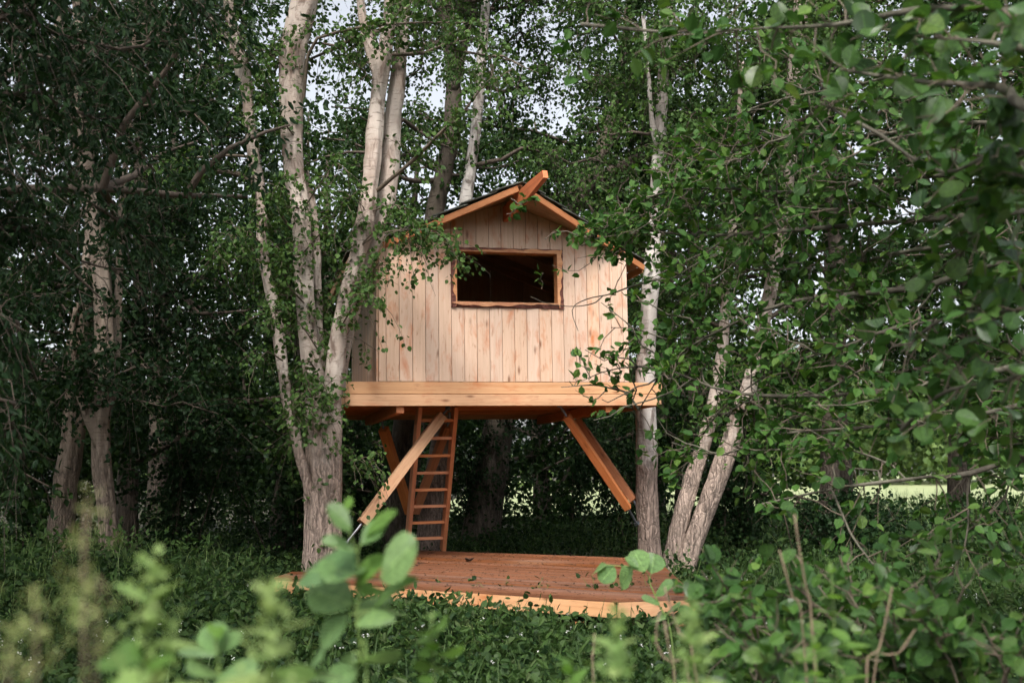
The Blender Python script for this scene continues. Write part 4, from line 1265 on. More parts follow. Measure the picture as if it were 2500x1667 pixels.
def leafy(root, tw, m, size, rg, maxobj, mat_o, mat_j, stem_mat, tw_r=.004, jit=.02, hang=.25, upn=.9, tmin=.2, name_rest='foliage', clear=None):
    if clear is not None:
        _, _, px, py = in_frame(tw[:, -1])
        tw = tw[~clear(px, py, rg)]
    pos, tip, nor, sz = leaves_on(tw, m, size, rg, jit=jit, hang=hang, upn=upn, tmin=tmin)
    vis, dep, _, _ = in_frame(pos)
    # lean the leaves a little towards the light in front
    nor = nor + np.array([-.1, -.22, .25])
    score = np.where(vis, sz / dep, 0)
    order = np.argsort(-score)
    big = order[:maxobj]; big = big[score[big] > 0]
    for i in big:
        leaf_obj(pos[i], tip[i], nor[i], sz[i], mat_o, root)
    rest = np.setdiff1d(np.arange(len(pos)), big)
    if len(rest):
        V, F = leaf_cloud(pos[rest], tip[rest], nor[rest], sz[rest], LEAF4)
        V = V
        world_mesh(name_rest, V, F, mat_j, root, False, 'stuff')
    V, F = batch_tubes(tw, tw_r, .0018, 4)
    world_mesh('twigs', V, F, stem_mat, root, True, 'stuff')

def branch_line(pts, n=22):
    return catmull(np.array([P(*p[:3]) for p in pts]), n)

# --- alder in the middle distance, its trunk outside the right edge
def alder_mid():
    rg = np.random.default_rng(61)
    base = np.array([5.1, 8.2, 0])
    root = thing('alder_tree', 'round-leaved green alder spreading across the house wall from the right', 'tree', base)
    C = catmull(np.array([[5.1, 8.2, -.1, .17], [5.0, 8.2, 1.2, .14], [5.15, 8.1, 2.6, .12], [5.0, 8.3, 4.2, .09], [5.1, 8.2, 6.5, .03]]), 40)
    V, F = tube(C[:, :3], C[:, 3], 16, .06, .01, 3); world_mesh('trunk', V, F, M_ALDERB, root, True)
    T = lambda z: tuple(C[np.argmin(abs(C[:, 2] - z)), :3])
    def br(z, pts, r):
        L = np.array([T(z)] + [P(*p) for p in pts])
        c = catmull(L, 30)
        rad = np.linspace(r, .004, 30)
        V, F = tube(c, rad, 8, .05, .003, int(rg.integers(1e5)), cap=False)
        world_mesh('branch', V, F, M_ALDERB, root, True)
        return c
    lines = [
        br(3.0, [(2450, 640, 7.0), (2250, 700, 7.2), (1940, 735, 7.6), (1770, 800, 8.0), (1640, 880, 8.4), (1560, 1000, 8.8)], .034),
        br(3.4, [(2450, 520, 6.8), (2200, 540, 7.2), (1900, 565, 7.8), (1700, 575, 8.4), (1530, 560, 9.0), (1420, 600, 9.4)], .030),
        br(3.7, [(2400, 420, 6.8), (2150, 440, 7.2), (1950, 470, 7.6), (1760, 460, 8.2), (1620, 470, 8.6), (1520, 520, 9.0)], .028),
        br(2.4, [(2450, 900, 7.0), (2100, 960, 7.4), (1800, 960, 7.8), (1620, 900, 8.4), (1500, 900, 8.8), (1420, 930, 9.0)], .028),
        br(2.0, [(2450, 1130, 6.6), (2250, 1165, 6.8), (2050, 1190, 7.0), (1860, 1230, 7.2)], .034),
        br(2.6, [(2300, 780, 7.2), (2050, 850, 7.4), (1900, 900, 7.8), (1760, 1000, 8.2), (1700, 1090, 8.4)], .022),
        br(3.9, [(2350, 300, 6.6), (2150, 330, 7.0), (1950, 330, 7.4), (1800, 380, 7.8), (1700, 420, 8.2)], .026),
        br(2.2, [(2400, 1010, 6.8), (2150, 1040, 7.2), (1900, 1060, 7.6), (1760, 1110, 8.0), (1640, 1080, 8.4)], .022),
        br(2.9, [(2350, 600, 7.4), (2050, 650, 7.8), (1820, 660, 8.2), (1650, 680, 8.8)], .020),
        br(4.3, [(2300, 180, 7.0), (2080, 210, 7.4), (1880, 250, 7.8), (1760, 300, 8.2)], .022),
    ]
    # bare twig crossing the wall
    tw_l = catmull(np.array([P(1700, 672, 9.0), P(1620, 680, 9.2), P(1540, 700, 9.5), P(1490, 718, 9.7), P(1440, 728, 9.8), P(1402, 746, 9.9), P(1398, 770, 9.9), P(1412, 808, 9.9)]), 26)
    V, F = tube(tw_l, np.linspace(.011, .003, 26), 6, cap=False); world_mesh('branch', V, F, M_ALDERB, root, True)
    tw_2 = catmull(np.array([P(1472, 722, 9.75), P(1450, 740, 9.7), P(1400, 748, 9.9), P(1340, 742, 9.9), P(1295, 724, 9.9)]), 16)
    V, F = tube(tw_2, np.linspace(.006, .002, 16), 6, cap=False); world_mesh('branch', V, F, M_ALDERB, root, True)
    tw_3 = catmull(np.array([P(1560, 1000, 8.8), P(1530, 960, 8.9), P(1500, 950, 9.0), P(1450, 940, 9.1), P(1370, 945, 9.2)]), 16)
    V, F = tube(tw_3, np.linspace(.010, .003, 16), 6, cap=False); world_mesh('branch', V, F, M_ALDERB, root, True)
    sub = []
    for l in lines:
        for k in range(12):
            i = rg.integers(6, 28)
            d = unit(rg.normal(size=3) * np.array([.8, .5, .7]) + unit(l[min(i + 1, 29)] - l[i]) * .7)
            Ln = rg.uniform(.35, .9)
            s = np.linspace(0, 1, 6)[:, None]
            w = np.cumsum(rg.normal(size=(6, 3)) * .035, 0); w[0] = 0
            sub.append(l[i] + d * Ln * s + w)
    V, F = limb_mesh(sub, [.008] * len(sub)); world_mesh('branches', V, F, M_ALDERB, root, True, 'stuff')
    tw = np.concatenate([twigs_from([l[8:] for l in lines], 520, (.12, .45), .15, rg, .4, .1, K=5, tmin=.05), twigs_from(sub, 1150, (.10, .4), .15, rg, .5, .1, K=5, tmin=.1),
                         twigs_from([tw_3], 14, (.1, .25), .1, rg, .4, .3, K=5),
                         twigs_from([branch_line([(1660, 470, 8.8), (1590, 500, 9.0), (1520, 530, 9.2), (1440, 560, 9.3)]), branch_line([(1680, 560, 8.8), (1600, 580, 9.0), (1530, 610, 9.1), (1470, 625, 9.2)])], 75, (.08, .28), .15, rg, .3, .1, K=5, tmin=.0)])
    # a few leafy shoots that reach over the wall, read from the photograph
    hand = []
    for pts in ([(1470, 600, 9.3), (1440, 640, 9.3), (1400, 660, 9.3), (1345, 640, 9.4)], [(1330, 590, 9.4), (1345, 570, 9.4), (1400, 570, 9.3), (1450, 580, 9.3)],
                [(1500, 650, 9.2), (1480, 690, 9.2), (1460, 720, 9.2), (1440, 700, 9.2)], [(1440, 920, 9.0), (1430, 890, 9.0), (1420, 870, 9.0), (1415, 850, 9.0)],
                [(1480, 950, 9.0), (1460, 970, 9.0), (1430, 975, 9.0), (1400, 960, 9.0)], [(1330, 700, 9.9), (1322, 690, 9.9), (1318, 680, 9.9), (1322, 668, 9.9)],
                [(1250, 490, 9.6), (1265, 500, 9.6), (1285, 490, 9.6), (1310, 480, 9.6)], [(1240, 525, 9.6), (1250, 515, 9.6), (1262, 505, 9.6), (1275, 495, 9.6)],
                [(1500, 880, 8.9), (1520, 920, 8.9), (1480, 900, 8.9), (1450, 890, 8.9)], [(1560, 960, 8.7), (1580, 990, 8.7), (1560, 1020, 8.7), (1540, 1000, 8.7)],
                [(1620, 1030, 8.4), (1600, 1050, 8.4), (1570, 1040, 8.4), (1545, 1010, 8.4)]):
        hand.append(catmull(np.array([P(*p) for p in pts]), 5))
    hand = np.array(hand)
    def clear(px, py, rg):       # the wall stays as open as in the photograph
        wall = (px > 1000) & (px < 1400) & (py > 540) & (py < 1330)
        edge_ = (px >= 1400) & (px < 1540) & (py > 640) & (py < 840)
        under = (px < 1560) & (py > 1010) & (py < 1330)
        gap = (px > 1930) & (px < 2430) & (py > 1110) & (py < 1290)
        tE = np.interp(py, [560, 800, 1000, 1110, 1220, 1330], [1905, 1860, 1810, 1772, 1732, 1690])
        tE1 = np.interp(py, [840, 960, 1070, 1170, 1260, 1370], [1765, 1748, 1722, 1690, 1664, 1638])
        keepE = (py > 850) & (py < 1340) & ((np.abs(px - tE) < 42) | (np.abs(px - tE1) < 34))
        keepD = (np.abs(px - 1586) < 36) & (py > 560) & (py < 1340)
        keepF = (px > 1330) & (px < 1640) & (py > 915) & (py < 1000)
        keepB = (px > 1360) & (px < 1560) & (py > 1000) & (py < 1270)
        return keepE & (rg.random(len(px)) < .7) | keepD & (rg.random(len(px)) < .65) | keepF & (rg.random(len(px)) < .62) | keepB & (rg.random(len(px)) < .9) | gap & (rg.random(len(px)) < .7) | wall & (rg.random(len(px)) < .85) | edge_ & (rg.random(len(px)) < .9) | under & (rg.random(len(px)) < .8)
    tw = np.concatenate([tw, np.repeat(hand, 2, 0) + rg.normal(size=(2 * len(hand), 5, 3)) * .015])
    leafy(root, tw, 6, (.05, .088), rg, 300, L_ALDERO, L_ALDER, M_TWIGP, .005, clear=clear)
alder_mid()

# --- close alder, large blurred leaves in the upper right corner
def alder_near():
    rg = np.random.default_rng(62)
    root = thing('alder_tree', 'close blurred alder boughs with big leaves in the upper right corner', 'tree', (2.6, 2.6, 0))
    C = catmull(np.array([[2.6, 2.6, -.1, .12], [2.55, 2.6, 1.2, .10], [2.5, 2.7, 2.3, .085], [2.45, 2.75, 3.6, .05], [2.4, 2.8, 4.8, .02]]), 30)
    V, F = tube(C[:, :3], C[:, 3], 14, .06, .006, 8); world_mesh('trunk', V, F, M_ALDERB, root, True)
    T = lambda z: tuple(C[np.argmin(abs(C[:, 2] - z)), :3])
    lines = []
    for z, pts, r in ((1.9, [(2600, 300, 3.1), (2450, 215, 3.3), (2300, 205, 3.4), (2180, 190, 3.6), (2050, 170, 3.8)], .030),
                      (2.3, [(2700, 60, 3.2), (2300, 20, 3.5), (2050, 60, 3.9), (1850, 70, 4.2), (1650, 80, 4.5), (1420, 60, 4.8)], .011),
                      (2.1, [(2650, 160, 3.0), (2450, 110, 3.2), (2280, 90, 3.4)], .016),
                      (1.7, [(2650, 460, 3.2), (2480, 430, 3.6), (2380, 560, 3.9), (2330, 660, 4.1)], .012),
                      (1.75, [(2600, 380, 3.3), (2300, 420, 3.9), (2150, 330, 4.1), (2000, 250, 4.3)], .014),
                      (1.4, [(2700, 780, 3.4), (2450, 760, 3.8), (2300, 780, 4.1), (2200, 860, 4.3)], .012),
                      (1.3, [(2700, 900, 3.4), (2450, 930, 3.7), (2300, 960, 4.0), (2200, 1050, 4.3)], .012)):
        c = catmull(np.array([T(z)] + [P(*p) for p in pts]), 24)
        V, F = tube(c, np.linspace(r, .004, 24), 8, .06, .003, int(rg.integers(1e5)), cap=False)
        world_mesh('branch', V, F, M_ALDERB, root, True)
        lines.append(c)
    tw = twigs_from([l[6:] for l in lines], 190, (.12, .34), .1, rg, .4, .1, K=5, tmin=.05)
    def clear(px, py, rg):
        return (px < 1350) | (px < 1900) & (py > 260) | (px < 2050) & (py > 700) & (rg.random(len(px)) < .7)
    leafy(root, tw, 5, (.055, .09), rg, 260, L_ALDERO, L_ALDER, M_TWIGP, .004, clear=clear)
alder_near()

# --- dark tree close at the left, trunk outside the frame
def left_tree():
    rg = np.random.default_rng(63)
    root = thing('shade_tree', 'close dark tree whose blurred boughs hang into the upper left corner', 'tree', (-5.5, 7.2, 0))
    C = catmull(np.array([[-5.5, 7.2, -.1, .28], [-5.5, 7.2, 1.5, .23], [-5.4, 7.2, 4, .19], [-5.4, 7.1, 7, .11], [-5.3, 7.0, 10, .03]]), 40)
    V, F = tube(C[:, :3], C[:, 3], 14, .06, .015, 8); world_mesh('trunk', V, F, M_DARKB, root, True)
    T = lambda z: tuple(C[np.argmin(abs(C[:, 2] - z)), :3])
    lines, lr = [], []
    for z, pts in ((3.2, [(-60, 60, 5.8), (150, 90, 6.2), (320, 120, 6.8), (430, 60, 7.4)]), (3.0, [(-50, 250, 6.0), (150, 260, 6.6), (300, 330, 7.2), (380, 420, 7.6)]),
                   (2.8, [(-50, 420, 6.2), (120, 440, 6.8), (260, 520, 7.2), (380, 600, 7.6)]), (2.6, [(-50, 560, 6.4), (100, 580, 7.0), (200, 640, 7.4), (300, 660, 7.8)]),
                   (3.3, [(-30, -60, 5.6), (200, -80, 6.2), (420, -40, 6.8), (520, 40, 7.2)]), (2.4, [(-60, 760, 6.2), (40, 820, 6.6), (90, 930, 7.0)]),
                   (2.2, [(-60, 960, 6.0), (20, 1010, 6.4), (60, 1120, 6.8)])):
        lines.append(catmull(np.array([T(z)] + [P(*p) for p in pts]), 18)); lr.append(.028)
    a_, b_ = auto_limbs(C[:, :3], C[:, 3], 30, rg, (2.6, 4.2), (.0, .9), .30, 1.0, 4, .1)
    tw_v = twigs_from([l[3:] for l in lines], 900, (.2, .6), .35, rg, .4, 0, tmin=.1)
    def trim(t):
        _, _, px, py = in_frame(t[:, -1])
        z = (px > 110) & (px < 320) & (py > 630) & (py < 1350)
        return t[~(z & (rg.random(len(t)) < .93))]
    tw_v = trim(tw_v)
    tw_c = twigs_from(a_, 2600, (.3, .9), .3, rg, .4, 0)
    tw_c = trim(tw_c)
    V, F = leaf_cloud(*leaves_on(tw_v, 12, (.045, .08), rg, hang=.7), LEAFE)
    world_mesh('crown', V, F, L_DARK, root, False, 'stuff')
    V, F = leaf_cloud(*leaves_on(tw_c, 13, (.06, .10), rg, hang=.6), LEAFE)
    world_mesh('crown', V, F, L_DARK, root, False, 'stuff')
    V, F = join([batch_tubes(tw_v, .004, .0015, 3), limb_mesh(lines + a_, lr + b_)])
    world_mesh('branches', V, F, M_TWIG, root, True, 'stuff')
left_tree()

# ------------------------------------------------------------------ near plants
def stem_tube(name, pts, r0, r1, mat, root, n=18, sides=6):
    c = catmull(np.array(pts), n)
    V, F = tube(c, np.linspace(r0, r1, n), sides)
    return world_mesh(name, V, F, mat, root, True), c
def ground_under(p): return np.array([p[0] + .02, p[1] + .02, -.03])
rr = random.Random(31)
def hand_leaf(b, t, depth, mat, root, wid=1.0, kind='alder', face=.6, dj=.05):
    pb = P(b[0], b[1], depth + rr.uniform(-dj, dj)); pt = P(t[0], t[1], depth + rr.uniform(-dj, dj) * 2)
    tip = pt - pb
    nor = np.array([rr.uniform(-.5, .5), -face, .75 + rr.uniform(-.2, .2)])
    return leaf_obj(pb, tip, nor, float(np.linalg.norm(tip)), mat, root, kind, wid)
def sapling(label, stem, depth, leaves, mat, r=.006, name='alder_sapling'):
    pts = [P(a, b, depth) for a, b in stem]
    g = ground_under(pts[0])
    root = thing(name, label, 'sapling', g)
    stem_tube('stem', [g] + pts, r, .002, M_STEMG, root, 26)
    for L in leaves:
        hand_leaf(L[0], L[1], depth, mat if len(L) < 4 else L[3], root, L[2] if len(L) > 2 else 1.0)
    # leaf stalks
    sk = []
    sp = np.array(pts)
    for L in leaves:
        b = P(L[0][0], L[0][1], depth)
        i = np.argmin(np.linalg.norm(sp - b, axis=1))
        sk.append(np.array([sp[i], (sp[i] + b) / 2 + [0, 0, .003], b]))
    V, F = batch_tubes(np.array(sk), .0022, .0015, 5)
    world_mesh('leaf_stalks', V, F, M_STEMG, root, True, 'stuff')
    return root
sapling('bright young alder sapling with big round leaves standing before the deck', [(895, 1680), (880, 1600), (872, 1500), (880, 1420), (872, 1350), (850, 1290), (838, 1240), (850, 1215)], 2.2,
        [((858, 1292), (803, 1232), 1.1), ((868, 1345), (792, 1312), .9), ((862, 1400), (738, 1368), 1.05), ((868, 1428), (938, 1352), 1.0, L_YOUNG), ((928, 1412), (1012, 1318), 1.05),
         ((880, 1330), (940, 1262), .9), ((890, 1310), (962, 1240), .45, L_YOUNG), ((862, 1475), (752, 1432), 1.1), ((880, 1500), (946, 1448), .9), ((850, 1502), (770, 1570), 1.15),
         ((912, 1488), (1002, 1402), .45), ((868, 1528), (962, 1492), .6), ((882, 1560), (918, 1648), .9), ((862, 1590), (846, 1662), 1.0), ((872, 1640), (790, 1668), 1.0),
         ((905, 1500), (1002, 1478), .5), ((838, 1250), (860, 1208), .5, L_YOUNG), ((872, 1380), (800, 1400), .9), ((872, 1450), (930, 1420), .9, L_YOUNG), ((880, 1610), (950, 1600), .8)], L_BRIGHT)
sapling('small sprout with a few upright round leaves at the bottom edge', [(540, 1690), (532, 1620), (528, 1590), (526, 1560)], 2.0,
        [((526, 1600), (455, 1570), .9), ((528, 1592), (512, 1512), .8), ((534, 1596), (585, 1535), 1.0), ((530, 1560), (524, 1500), .4, L_YOUNG), ((530, 1640), (470, 1620), .8), ((534, 1650), (600, 1640), .9)], L_BRIGHT)
sapling('cluster of broad leaves cut by the bottom edge left of the bright sapling', [(760, 1700), (752, 1670), (745, 1640)], 1.9,
        [((750, 1668), (690, 1620), 1.0), ((752, 1660), (830, 1640), 1.0), ((748, 1650), (770, 1600), .9), ((755, 1680), (680, 1668), 1.0), ((420, 1640), (470, 1590), .7)][:4], L_BRIGHT)
sapling('little yellow-green plant with small round leaves right of the bright sapling', [(1060, 1690), (1056, 1620), (1050, 1560), (1058, 1510), (1056, 1490)], 2.3,
        [((1056, 1512), (1050, 1492), .9, L_YOUNG), ((1056, 1540), (1072, 1512), .8, L_YOUNG), ((1052, 1570), (1010, 1555), 1.0, L_YOUNG), ((1056, 1600), (1096, 1575), 1.0, L_YOUNG), ((1054, 1600), (1020, 1585), .9, L_YOUNG),
         ((1058, 1630), (1008, 1620), 1.0, L_YOUNG), ((1060, 1640), (1100, 1625), 1.0, L_YOUNG), ((1050, 1550), (1030, 1530), .8, L_YOUNG), ((1060, 1660), (1020, 1655), .9, L_YOUNG), ((1062, 1590), (1050, 1560), .8, L_YOUNG)], L_YOUNG, .003, 'small_herb')
sapling('long blurred leaves crossing the bottom left corner', [(350, 1720), (345, 1660), (342, 1610)], 1.25,
        [((345, 1620), (225, 1575), .5), ((345, 1640), (420, 1600), .55), ((348, 1660), (260, 1650), .5), ((342, 1612), (330, 1560), .4)], L_YOUNG, .003, 'small_herb')
sapling('leafy shoot reaching over the far right end of the deck', [(1640, 1560), (1610, 1480), (1585, 1420), (1570, 1390), (1480, 1378)], 5.2,
        [((1480, 1380), (1440, 1392), 1.0), ((1500, 1382), (1466, 1420), 1.1), ((1545, 1385), (1510, 1430), 1.15), ((1575, 1395), (1545, 1340), 1.0), ((1590, 1400), (1600, 1345), 1.0), ((1600, 1450), (1640, 1420), 1.0),
         ((1610, 1470), (1570, 1460), 1.0), ((1625, 1510), (1590, 1500), 1.0), ((1625, 1500), (1660, 1470), 1.0), ((1560, 1385), (1530, 1355), .8)], L_BRIGHT, .006)

def nettle(label, px, ptop, depth, mat, nodes=10, spacing=.032, leafsize=.075, spike=True):
    top = P(px, ptop, depth)
    g = np.array([top[0] + rr.uniform(-.04, .04), top[1] + rr.uniform(-.03, .03), -.03])
    root = thing('nettle_plant', label, 'herb', g)
    _, c = stem_tube('stem', [g, (g + top) / 2 + [rr.uniform(-.02, .02), 0, 0], top], .004, .0015, M_STEMG, root, 20)
    z = top[2]
    for k in range(nodes):
        f = min(1, .35 + k * .13)
        ctr = c[np.argmin(abs(c[:, 2] - z))] * 1.0; ctr[2] = z
        for s in (0, math.pi):
            a = k * math.pi / 2 + s + rr.uniform(-.3, .3)
            tip = (math.cos(a), math.sin(a), rr.uniform(-.35, .45) + (.9 - .2 * k if k < 4 else 0))
            leaf_obj(ctr, tip, (rr.uniform(-.2, .2), rr.uniform(-.3, 0), 1), leafsize * f * rr.uniform(.8, 1.2), mat, root, 'lance', rr.uniform(1.2, 1.7))
        z -= spacing * (.4 + .6 * f)
    if spike:
        rg = np.random.default_rng(int(px))
        n = 110
        t = rg.random(n)
        p = np.stack([top[0] + rg.normal(size=n) * .016 * (.4 + t), top[1] + rg.normal(size=n) * .014, top[2] + .02 - t * .16], -1)
        V, F = leaf_cloud(p, rg.normal(size=(n, 3)) + [0, 0, .3], rg.normal(size=(n, 3)), rg.uniform(.008, .018, n), LEAF2)
        world_mesh('flower_spike', V, F, L_PALE, root, False, 'stuff')
nettle('blurred pale green nettle in the lower left, left of the sprout', 372, 1385, 1.45, L_PALE, 10)
nettle('blurred pale nettle spire before the left end of the deck', 665, 1455, 1.3, L_PALE, 8)
nettle('blurred pale nettle low in front of the right half of the deck edge', 1505, 1515, 1.7, L_PALE, 8)
nettle('blurred green nettle with spreading leaves right of the pale one', 1690, 1505, 1.7, L_PALE, 8, leafsize=.065)
nettle('tall fresh green nettle column among the round-leaved shrubs', 2028, 1372, 2.7, L_YOUNG, 14, .04, .07, False)
nettle('short nettle shoot rising from the bottom edge below the deck', 1385, 1620, 2.2, L_YOUNG, 5, spike=False)
nettle('leafy green nettle at the bottom edge under the tall column', 1990, 1560, 2.4, L_YOUNG, 7, .035, .075, False)

def seed_stalk(label, pts, depth, tufts, seed):
    rg = np.random.default_rng(seed)
    pp = [P(a, b, depth) for a, b in pts]
    g = ground_under(pp[0])
    root = thing('seed_stalk', label, 'grass stalk', g)
    stem_tube('stem', [g] + pp, .0035, .001, M_DEADST, root, 24)
    for (x, y, w, h) in tufts:
        c = P(x, y, depth)
        n = 11
        k = depth / FPX
        p = c + np.stack([rg.normal(size=n) * w * k * .5, rg.normal(size=n) * .012, rg.normal(size=n) * h * k * .5], -1)
        V, F = leaf_cloud(p, rg.normal(size=(n, 3)) + [0, 0, .5], rg.normal(size=(n, 3)) + [0, -.5, .3], rg.uniform(.008, .018, n), LEAFN)
        world_mesh('seed_head', V, F, L_SEED, root, False, 'stuff')
seed_stalk('blurred straw-coloured stalk with spaced whorls in front of the shaded trunk', [(205, 1600), (200, 1450), (205, 1330), (215, 1220)], 1.15, [(212, 1245, 26, 50), (215, 1320, 90, 30), (205, 1400, 70, 50), (195, 1440, 50, 30), (180, 1500, 24, 60)], 1)
seed_stalk('blurred straw stalk in the lower left corner, left of the tall whorled one', [(90, 1680), (85, 1560), (80, 1440)], 1.1, [(78, 1450, 60, 50), (70, 1530, 50, 40), (100, 1580, 70, 60), (60, 1640, 80, 40)], 2)
seed_stalk('blurred straw stalk leaning towards the pale nettle at the bottom left', [(230, 1680), (250, 1560), (270, 1470)], 1.1, [(272, 1480, 50, 40), (240, 1530, 60, 60), (255, 1600, 70, 50), (130, 1540, 60, 50)], 3)
seed_stalk('shortest blurred straw stalk touching the left edge', [(20, 1690), (25, 1620), (18, 1570)], 1.05, [(18, 1580, 50, 50), (40, 1640, 80, 50)], 4)

def dead_stem(label, pts, depth, w):
    pp = [P(a, b, depth) for a, b in pts]
    g = ground_under(pp[0])
    root = thing('dead_weed', label, 'dead weed', g)
    r = w * depth / FPX / 2 * .6
    c = catmull(np.array([g] + pp), 30)
    V, F = tube(c, np.linspace(r * 1.15, r * .8, 30), 7, .05, r * .25, int(pts[0][0]), fine=(60, 300))
    world_mesh('stalk', V, F, M_DEADST, root, True)
dead_stem('tall straight dead tan stem in front of the right side meadow', [(1985, 1560), (1968, 1440), (1950, 1330), (1940, 1255)], 3.0, 11)
dead_stem('shorter dead tan stem just left of the tallest dead one', [(1962, 1560), (1935, 1460), (1903, 1342)], 3.1, 9)
dead_stem('dead tan stem leaning left across the right end of the deck', [(1700, 1660), (1660, 1550), (1640, 1490), (1622, 1432)], 3.0, 10)
dead_stem('dead stem with an elbow below the right end of the deck', [(1690, 1690), (1630, 1620), (1600, 1560), (1612, 1490)], 2.9, 10)
dead_stem('upright brown dead stem between the two blurred nettles', [(1650, 1700), (1636, 1600), (1622, 1515)], 2.9, 9)
dead_stem('dead tan stem leaning right among the round-leaved shrubs', [(2115, 1690), (2145, 1590), (2165, 1500), (2178, 1432)], 3.0, 10)
dead_stem('dead stem slanting across the lower right corner shrubs', [(2130, 1680), (2190, 1600), (2235, 1535)], 3.0, 8)
dead_stem('thin brown dead stem rising below the middle of the deck', [(1450, 1690), (1448, 1600), (1452, 1545)], 3.0, 8)

# round-leaved shrubs in the lower right
def low_shrub(label, cx, cy_, depth, spread, n, seed, top, maxo=130):
    rg = np.random.default_rng(seed)
    c = P(cx, cy_, depth)
    root = thing('alder_shrub', label, 'shrub', (c[0], c[1], 0), 'round-leaved shrubs in the lower right')
    lines = []
    for k in range(n):
        ang = rg.uniform(-1, 1)
        st = np.array([c[0] + rg.normal() * .08, c[1] + rg.normal() * .15, -.03])
        ex = P(cx + ang * spread, top + rg.uniform(0, 1) * (1560 - top) * .8, depth + rg.uniform(-.5, .5))
        md = st * .4 + ex * .6 + np.array([-(ex[0] - st[0]) * .25, 0, .12])
        lines.append(catmull(np.array([st, md, ex]), 10))
    for l in lines:
        V, F = tube(l, np.linspace(.007, .003, 10), 6, cap=False); world_mesh('stem', V, F, M_TWIGP, root, True)
    tw = twigs_from([l[4:] for l in lines], n * 10, (.08, .28), .1, rg, .4, .15, K=5, tmin=.05)
    leafy(root, tw, 6, (.04, .075), rg, maxo, L_ALDERO, L_ALDER, M_TWIGP, .003)
low_shrub('round-leaved shrub at the right of the deck end, behind the dead stems', 1850, 1450, 4.6, 190, 9, 71, 1330)
low_shrub('glossy round-leaved shrub low in the lower right, under the meadow', 2150, 1480, 4.4, 220, 11, 72, 1330)
low_shrub('round-leaved shrub at the lower right corner of the picture', 2400, 1500, 4.2, 200, 10, 73, 1380)
low_shrub('round-leaved shrub at the bottom edge beside the leafy nettle', 1850, 1620, 3.6, 160, 6, 74, 1560, 60)

# brambles climbing over the deck edge
def bramble(label, px, py, n, seed, reach=.3):
    rg = np.random.default_rng(seed)
    c = PZ(px, py, .28)
    c = c + np.array([-.03, -.10, 0])
    root = thing('bramble_plant', label, 'bramble', (c[0], c[1], 0), 'brambles along the deck edge')
    s = np.linspace(0, 1, 6)
    pts = []
    for k in range(n):
        st = np.array([c[0] + rg.normal() * .14, c[1] - abs(rg.normal()) * .08, 0.02])
        h = rg.uniform(.28, .40 + reach * .4)
        en = st + np.array([rg.uniform(-.25, .25), rg.uniform(-.02, .12), h])
        pts.append(catmull(np.array([st, (st + en) / 2 + [rg.normal() * .05, -.03, .06], en]), 6))
    pts = np.array(pts)
    V, F = batch_tubes(pts, .0035, .0015, 4); world_mesh('stems', V, F, M_STEMG, root, True, 'stuff')
    lp = leaves_on(pts, 11, (.035, .065), rg, jit=.03, tmin=.35, hang=.1, upn=.9)
    V, F = leaf_cloud(*lp, LEAF4)
    world_mesh('leaves', V, F, L_COVER, root, False, 'stuff')
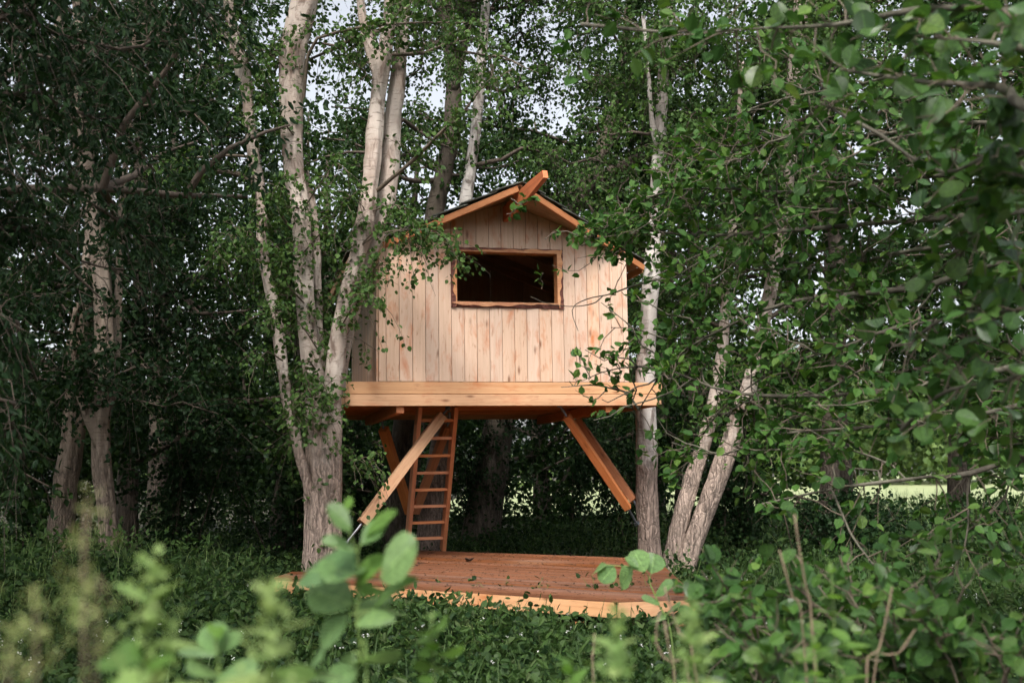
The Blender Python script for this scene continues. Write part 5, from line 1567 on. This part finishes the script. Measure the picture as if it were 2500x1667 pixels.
for k, (px, py, n, lab) in enumerate([(695, 1440, 6, 'bramble climbing the left corner of the deck'), (745, 1450, 4, 'small bramble just right of the left deck corner'), (1030, 1452, 4, 'bramble sprig on the deck edge right of the bright sapling'),
                                      (1110, 1462, 3, 'thin bramble sprig before the middle of the deck edge'), (1195, 1470, 7, 'leafy bramble on the middle of the deck edge'), (1270, 1475, 7, 'dense bramble clump right of the deck middle'),
                                      (1370, 1482, 5, 'bramble sprigs near the right of the deck edge'), (1520, 1480, 9, 'tallest bramble clump hiding the right front corner of the deck'), (1610, 1475, 6, 'bramble spilling round the far right end of the deck'), (1655, 1392, 12, 'bramble growing at the foot of the leaning birch stems')]):
    bramble(lab, px, py, n + 3, 400 + k, .3 if k < 7 else .5)

# litter on the deck
def litter():
    rg = np.random.default_rng(55)
    n = 3600
    x = rg.uniform(-2.4, 1.6, n); y = rg.uniform(8.8, 15.4, n)
    k = inside(main_poly, x, y, -.03)
    cl = SineNoise(15, 10, .8, 4)(np.stack([x, y, 0 * x], -1))
    k &= (cl > -.2)
    x, y = x[k], y[k]; n = len(x)
    pos = np.stack([x, y, np.full(n, DZ + .006)], -1)
    az = rg.uniform(0, 6.28, n)
    tip = np.stack([np.cos(az), np.sin(az), rg.uniform(-.05, .15, n)], -1)
    nor = rg.normal(size=(n, 3)) * .25 + [0, 0, 1]
    V, F = leaf_cloud(pos, tip, nor, rg.uniform(.006, .03, n) ** 1.0, LEAF2)
    m = 110
    i = rg.integers(0, n, m)
    p0 = pos[i]; a2 = rg.uniform(0, 6.28, m)
    d = np.stack([np.cos(a2), np.sin(a2), 0 * a2], -1) * rg.uniform(.03, .13, m)[:, None]
    pts = p0[:, None] + d[:, None] * np.linspace(0, 1, 4)[None, :, None] + rg.normal(size=(m, 4, 3)) * [.008, .008, .002]
    o = world_mesh('leaf_litter', *join([(V, F), batch_tubes(pts, .002, .001, 4)]), plain('dry_litter', (.055, .035, .022), .9), None, False, 'stuff')
    tag(o, 'dark twigs and leaf crumbs scattered over the deck boards', 'litter')
    # one curled dead leaf
    c = PZ(1145, 1372, DZ)
    root = thing('dead_leaf', 'curled dark dead leaf lying alone on the middle of the deck', 'leaf', c)
    md = plain('dead_leaf_brown', (.05, .03, .02), .8)
    for k in range(3):
        a = k * 2.1
        V, F = ALDER_L[k]
        V = V * .11; V = V.copy(); V[:, 2] = abs(V[:, 2]) * 2.2 + .004 + .01 * k + .25 * abs(V[:, 1])
        R_ = np.array([[math.cos(a), -math.sin(a), 0], [math.sin(a), math.cos(a), 0], [0, 0, 1]])
        world_mesh('blade', (V - [.05, 0, 0]) @ R_.T + c, F, md, root, True)
litter()
